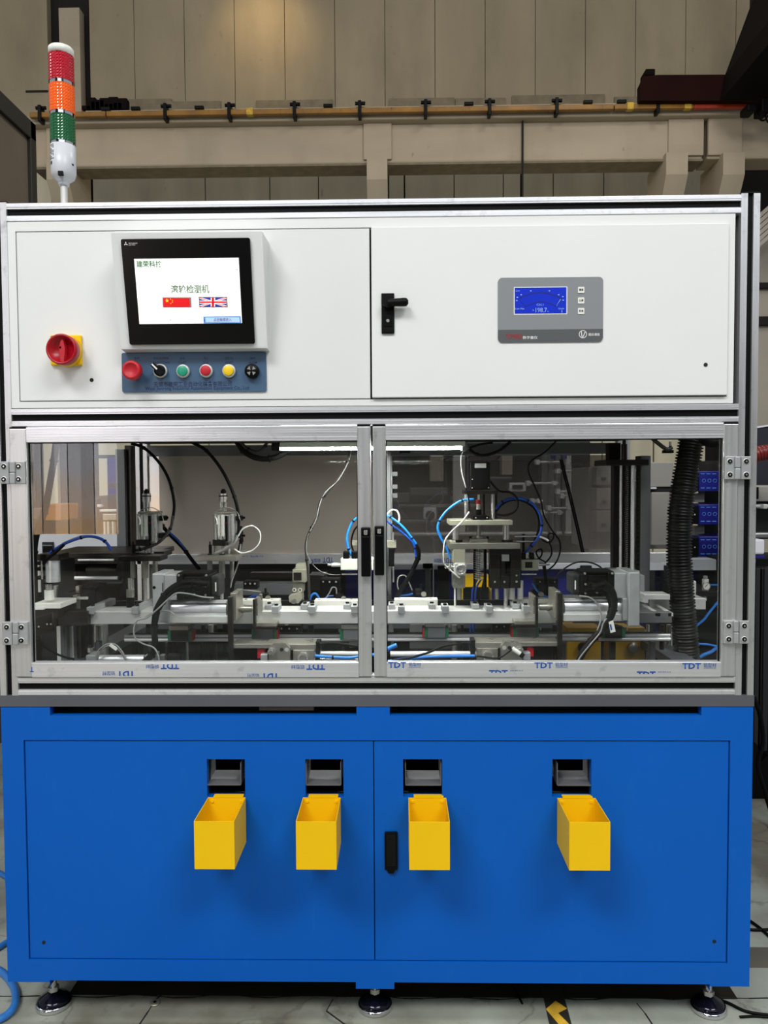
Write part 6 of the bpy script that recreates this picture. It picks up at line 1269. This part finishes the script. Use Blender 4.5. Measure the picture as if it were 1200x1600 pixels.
# air regulator
t = thing('air_regulator', 'small white air regulator with round dial, right of the corrugated hose', 'regulator', P(1102, 930, 1.4))
vc('regulator_body', t, 'wplastic', 1102, 905, 922, 1.42, 5); vc('regulator_knob', t, 'cable_w', 1102, 900, 906, 1.42, 3.4); q = P(1103, 915.5, 1.40); b = MB('nickel'); b.lathe(q, (0, -1, 0), [(.016, 0), (.016, .008), (.0135, .008), (.0135, .006), (0, .006)], 24); b.use('wplastic'); b.cyl(q + V((0, -.0066, 0)), q + V((0, -.006, 0)), .0132, n=24); b.use('black_print'); b.prism([P(1101, 917.5, 1.392), P(1105.5, 913, 1.392), P(1106, 913.6, 1.392), P(1101.6, 918, 1.392)], (0, .0004, 0)); b.build('pressure_dial', t)
pbp('filter_bowl', t, 'wplastic', 1083, 908, 1088, 938, 1.42, 1.45, .003); hc('air_port', t, 'btube', 1110, 1121, 914, 1.42, 1.5, 8); pbp('mount_bar', t, 'bsteel', 1087, 925, 1128, 932, 1.42, 1.93); pbp('lower_bowl', t, 'wplastic', 1097, 932, 1105, 939, 1.43, 1.46, .004)
# left: desk and dark machine beyond the open side
t = thing('white_desk', 'white sheet steel desk unit with black socket beyond the left window', 'desk', (P(110, 870, 1.25).x, 1.4, 0))
q0, q1 = P(52, 850, 1.25), P(184, 850, 1.25); b = MB('cwhite'); b.prism([P(60, 872, 1.25), P(184, 872, 1.25), P(184, 836, 1.25), P(57, 836, 1.25)], (0, .05, 0)); b.build('desk_front', t)
b = MB('void'); b.box(q0.x, q1.x, 1.3, 1.7, 0, P(100, 872, 1.3).z); b.build('desk_base', t)
pbp('socket_box', t, 'navy', 65.5, 847, 83, 864, 1.24, 1.25, .002); pbp('socket_frame', t, 'cable_w', 66, 851.5, 81, 853, 1.236, 1.24); pbp('socket', t, 'black', 67, 853, 82, 863, 1.225, 1.24, .003)
t = thing('navy_machine', 'dark navy machine with posts beyond the left window', 'machine', (P(130, 870, 2.2).x, 2.3, 0))
b = MB('navy'); b.box(P(62, 850, 2.2).x, P(182, 850, 2.2).x, 2.2, 2.8, 0, P(100, 808, 2.2).z, .01); b.build('machine_bed', t)
b = MB('navy'); b.prism([P(x, y, 2.1) for x, y in ((110, 782), (128, 780), (140, 777), (182, 772), (182, 812), (118, 809), (110, 802))], (0, .3, 0)); b.build('casting', t)
pbp('post', t, 'void', 117, 700, 128, 808, 2.15, 2.2); pbp('post', t, 'cbl', 168, 714, 181, 790, 2.2, 2.24); pbp('post', t, 'navy', 146, 780, 152, 812, 2.05, 2.1); pbp('cross_bar', t, 'navy', 100, 711, 182, 716, 2.2, 2.24); pbp('cross_bar', t, 'dframe', 168, 755, 182, 759, 2.18, 2.2)
for x in (163, 169, 176): pbp('silver_leg', t, 'alu', x - 1.5, 815, x + 1.5, 836, 1.9, 1.93)
pbp('silver_clamp', t, 'alu', 155, 796, 182, 800, 1.9, 1.95, .003); pbp('silver_clamp', t, 'nickel', 160, 803, 182, 813, 1.9, 1.95, .003); pbp('clamp_screw', t, 'steel', 151, 788, 158, 793, 1.9, 1.93, .003)
b = MB('carton'); b.pb(69, 788, 95, 813, 1.9, 2.1, .003); tag(b.build('carton'), 'orange brown carton on the dark machine beyond the left window', 'carton')
b = MB('partition'); b.pb(40, 795, 69, 812, 1.95, 2.15, .003); tag(b.build('carton'), 'dull brown carton left of the orange brown one', 'carton')
t = thing('tool_cabinet', 'low dark cabinet behind the left half of the machine', 'cabinet', (P(400, 950, 1.5).x, 1.7, 0)); b = MB('dark'); b.box(P(192, 900, 1.5).x, P(602, 900, 1.5).x, 1.5, 1.9, 0, P(400, 878, 1.5).z, .005); b.build('cabinet_body', t)
b = MB('cbl'); b.pb(540, 892, 612, 940, 1.45, 1.5); b.build('blue_door', t)
t = thing('carton', 'small printed orange carton on the rear rail, right of the white cable loop', 'carton', P(395, 865, .94)); pbp('carton_body', t, 'lens_orange' if 0 else 'carton', 382, 858, 405, 864.5, .9365, .958); t['category'] = 'carton'
# right edge: neighbouring machine outside the frame post
t = thing('neighbour_machine', 'black and white neighbouring machine at the right edge of photo', 'machine', (P(1230, 900, 1.3).x, 1.6, 0))
b = MB('navy'); b.prism([P(x, y, 1.5) for x, y in ((1168, 671), (1215, 664), (1300, 655), (1300, 758), (1168, 758))], (0, .2, 0)); b.build('dark_hood', t)
b = MB('cwhite'); b.prism([P(1168, 668, 1.5), P(1300, 651, 1.5), P(1300, 656, 1.5), P(1168, 672, 1.5)], (0, .05, 0)); b.build('hood_trim', t)
pbp('grey_panel', t, 'cgrey', 1160, 759, 1300, 783, 1.3, 1.4, .004); pbp('black_handle', t, 'black', 1183, 761, 1186, 780, 1.28, 1.3, .003); pbp('dark_recess', t, 'void', 1160, 783, 1300, 842, 1.4, 1.5); hc('bright_rod', t, 'shaft', 1160, 1200, 790.5, 1.3, 2.2, 12); pbp('rod_block', t, 'alu', 1193, 788, 1200, 795, 1.27, 1.33, .003); pbp('grey_bar', t, 'alu_dark', 1160, 832, 1300, 840, 1.34, 1.38); hc('bright_rod', t, 'shaft', 1160, 1300, 834, 1.3, 1.3, 10)
pbp('white_box', t, 'cwhite', 1160, 843, 1195, 866, 1.25, 1.4, .006); pbp('white_tab', t, 'cwhite', 1160, 873, 1181, 880, 1.25, 1.3, .003); pbp('blue_strip', t, 'cbl', 1160, 868, 1195, 872, 1.26, 1.3)
q = P(1160, 880, 1.35); b = MB('void'); b.box(q.x, q.x + .8, 1.5, 1.8, .05, q.z); b.build('lower_body', t)
for x0, x1, m_ in ((1180, 1187, 'dark'), (1189, 1192, 'bsteel'), (1193, 1202, 'dark'), (1204, 1212, 'bsteel')):
    q0, q1 = P(x0, 1000, 1.3), P(x1, 1000, 1.3); b = MB(m_); b.box(q0.x, q1.x, 1.3, 1.36, P(1180, 1190, 1.3).z, P(1190, 888, 1.3).z, .003); b.build('upright', t)
b = MB('rubber'); b.prism([P(x, y, 1.25) for x, y in ((1160, 1160), (1183, 1163), (1190, 1190), (1200, 1180), (1230, 1180), (1230, 1225), (1190, 1252), (1160, 1252))], (0, .2, 0)); b.build('black_bag', t)
path = smooth_path(pp([(1150, 715), (1172, 713), (1190, 708), (1215, 706), (1250, 712)], 1.1), 30); L0 = [0]
for i in range(1, len(path)): L0.append(L0[-1] + (path[i] - path[i - 1]).length)
b = MB('redhose'); b.tube(path, [.026 + .0022 * (1 if int(l / .006) % 2 else -1) for l in L0], 18); tag(b.build('corrugated_hose'), 'dark red corrugated hose at the right edge of the photo', 'hose')
cable('floor_cable', 'black cable loop hanging beside the right side of the blue cabinet', 'cable', [(1178, 1090), (1188, 1120), (1192, 1160), (1184, 1195), (1196, 1240), (1206, 1280), (1196, 1305), (1168, 1322)], .008, 'rubber', 1.0)
def zfl(px, py, h=.006):
    d = ray(px, py); tt = (h - EYE) / d.z; return V((d.x * tt, -DIST + d.y * tt, h))
for i, (pts, lab, m_, r) in enumerate((
    ([(1100, 1555), (1135, 1566), (1165, 1580), (1200, 1586), (1240, 1588)], 'black cable on the floor leaving the right foot', 'rubber', .0035),
    ([(1156, 1589), (1180, 1588), (1210, 1590)], 'short black cable end on the floor, lower right corner', 'rubber', .003),
    ([(1150, 1425), (1185, 1448), (1215, 1475)], 'black cable on the floor beside the cabinet, steeper one', 'rubber', .004),
    ([(1150, 1450), (1180, 1453), (1210, 1452)], 'black cable on the floor beside the cabinet, level one', 'rubber', .004),
    ([(800, 1540), (808, 1552), (816, 1568)], 'thin black wire on the floor under the machine', 'rubber', .0025))):
    b = MB(m_); b.tube(smooth_path([zfl(x, y, r) for x, y in pts], 6), r, 8); tag(b.build('floor_cable'), lab, 'cable')
b = MB('hose_floor'); b.tube(smooth_path([zfl(x, y, .009) for x, y in ((-30, 1506), (-2, 1516), (14, 1530), (24, 1550), (22, 1572), (8, 1588), (-20, 1600))], 8), .009, 10); tag(b.build('air_hose'), 'thick blue hose bend on the floor, lower left corner', 'hose')
b = MB('hose_floor'); b.tube(smooth_path([zfl(x, y, .008) for x, y in ((-30, 1492), (-5, 1482), (12, 1472), (40, 1462))], 8), .008, 10); tag(b.build('air_hose'), 'blue hose running under the left side of the cabinet', 'hose')
b = MB('hose_floor'); b.tube(smooth_path([zfl(x, y, .008) for x, y in ((-30, 1352), (-5, 1362), (10, 1370), (40, 1385))], 8), .008, 10); tag(b.build('air_hose'), 'blue hose on the floor further back at the left edge', 'hose')
# tape, anchor and slab joint on the floor
t = thing('floor_tape', 'worn yellow and black tape strip on the floor below the machine', 'tape', zfl(870, 1585, 0))
for pts, m_ in ((((846, 1544), (878, 1544), (893, 1600), (858, 1600)), 'tape_b'), (((853, 1577), (868, 1564), (886, 1576), (872, 1583), (893, 1604), (876, 1604)), 'tape_y')):
    b = MB(m_); q = [zfl(x, y, .0008 if m_ == 'tape_b' else .0014) for x, y in pts]; b.prism(q, (0, 0, .0006)); b.build('tape_piece', t)
t = thing('floor_anchor', 'round steel anchor disc set in the concrete floor, lower left', 'anchor', zfl(242, 1568, 0)); q = zfl(242, 1568, .0); b = MB('nickel'); b.lathe(q, (0, 0, 1), [(.012, 0), (.012, .003), (.010, .004)], 20); b.build('anchor_disc', t); b = MB('black'); b.cyl(q + V((0, 0, .004)), q + V((0, 0, .0045)), .004, n=12); b.build('anchor_hole', t)
l = bpy.data.lights.new('warm_wall_lamp', 'SPOT'); l.energy = 48; l.color = (1, .72, .35); l.spot_size = 1.5; l.spot_blend = 1; l.shadow_soft_size = .15
o = bpy.data.objects.new('warm_wall_lamp', l); C.objects.link(o); o.location = P(392, -90, WY - 1.0); o.rotation_euler = (V((0, .8, -.35))).to_track_quat('-Z', 'Y').to_euler()

b = MB('flash'); b.pb(405, 1101, 490, 1110, .026, .05); tag(b.build('wood_board'), 'small tan board seen in the dark slot under the table plate, left of middle', 'board')
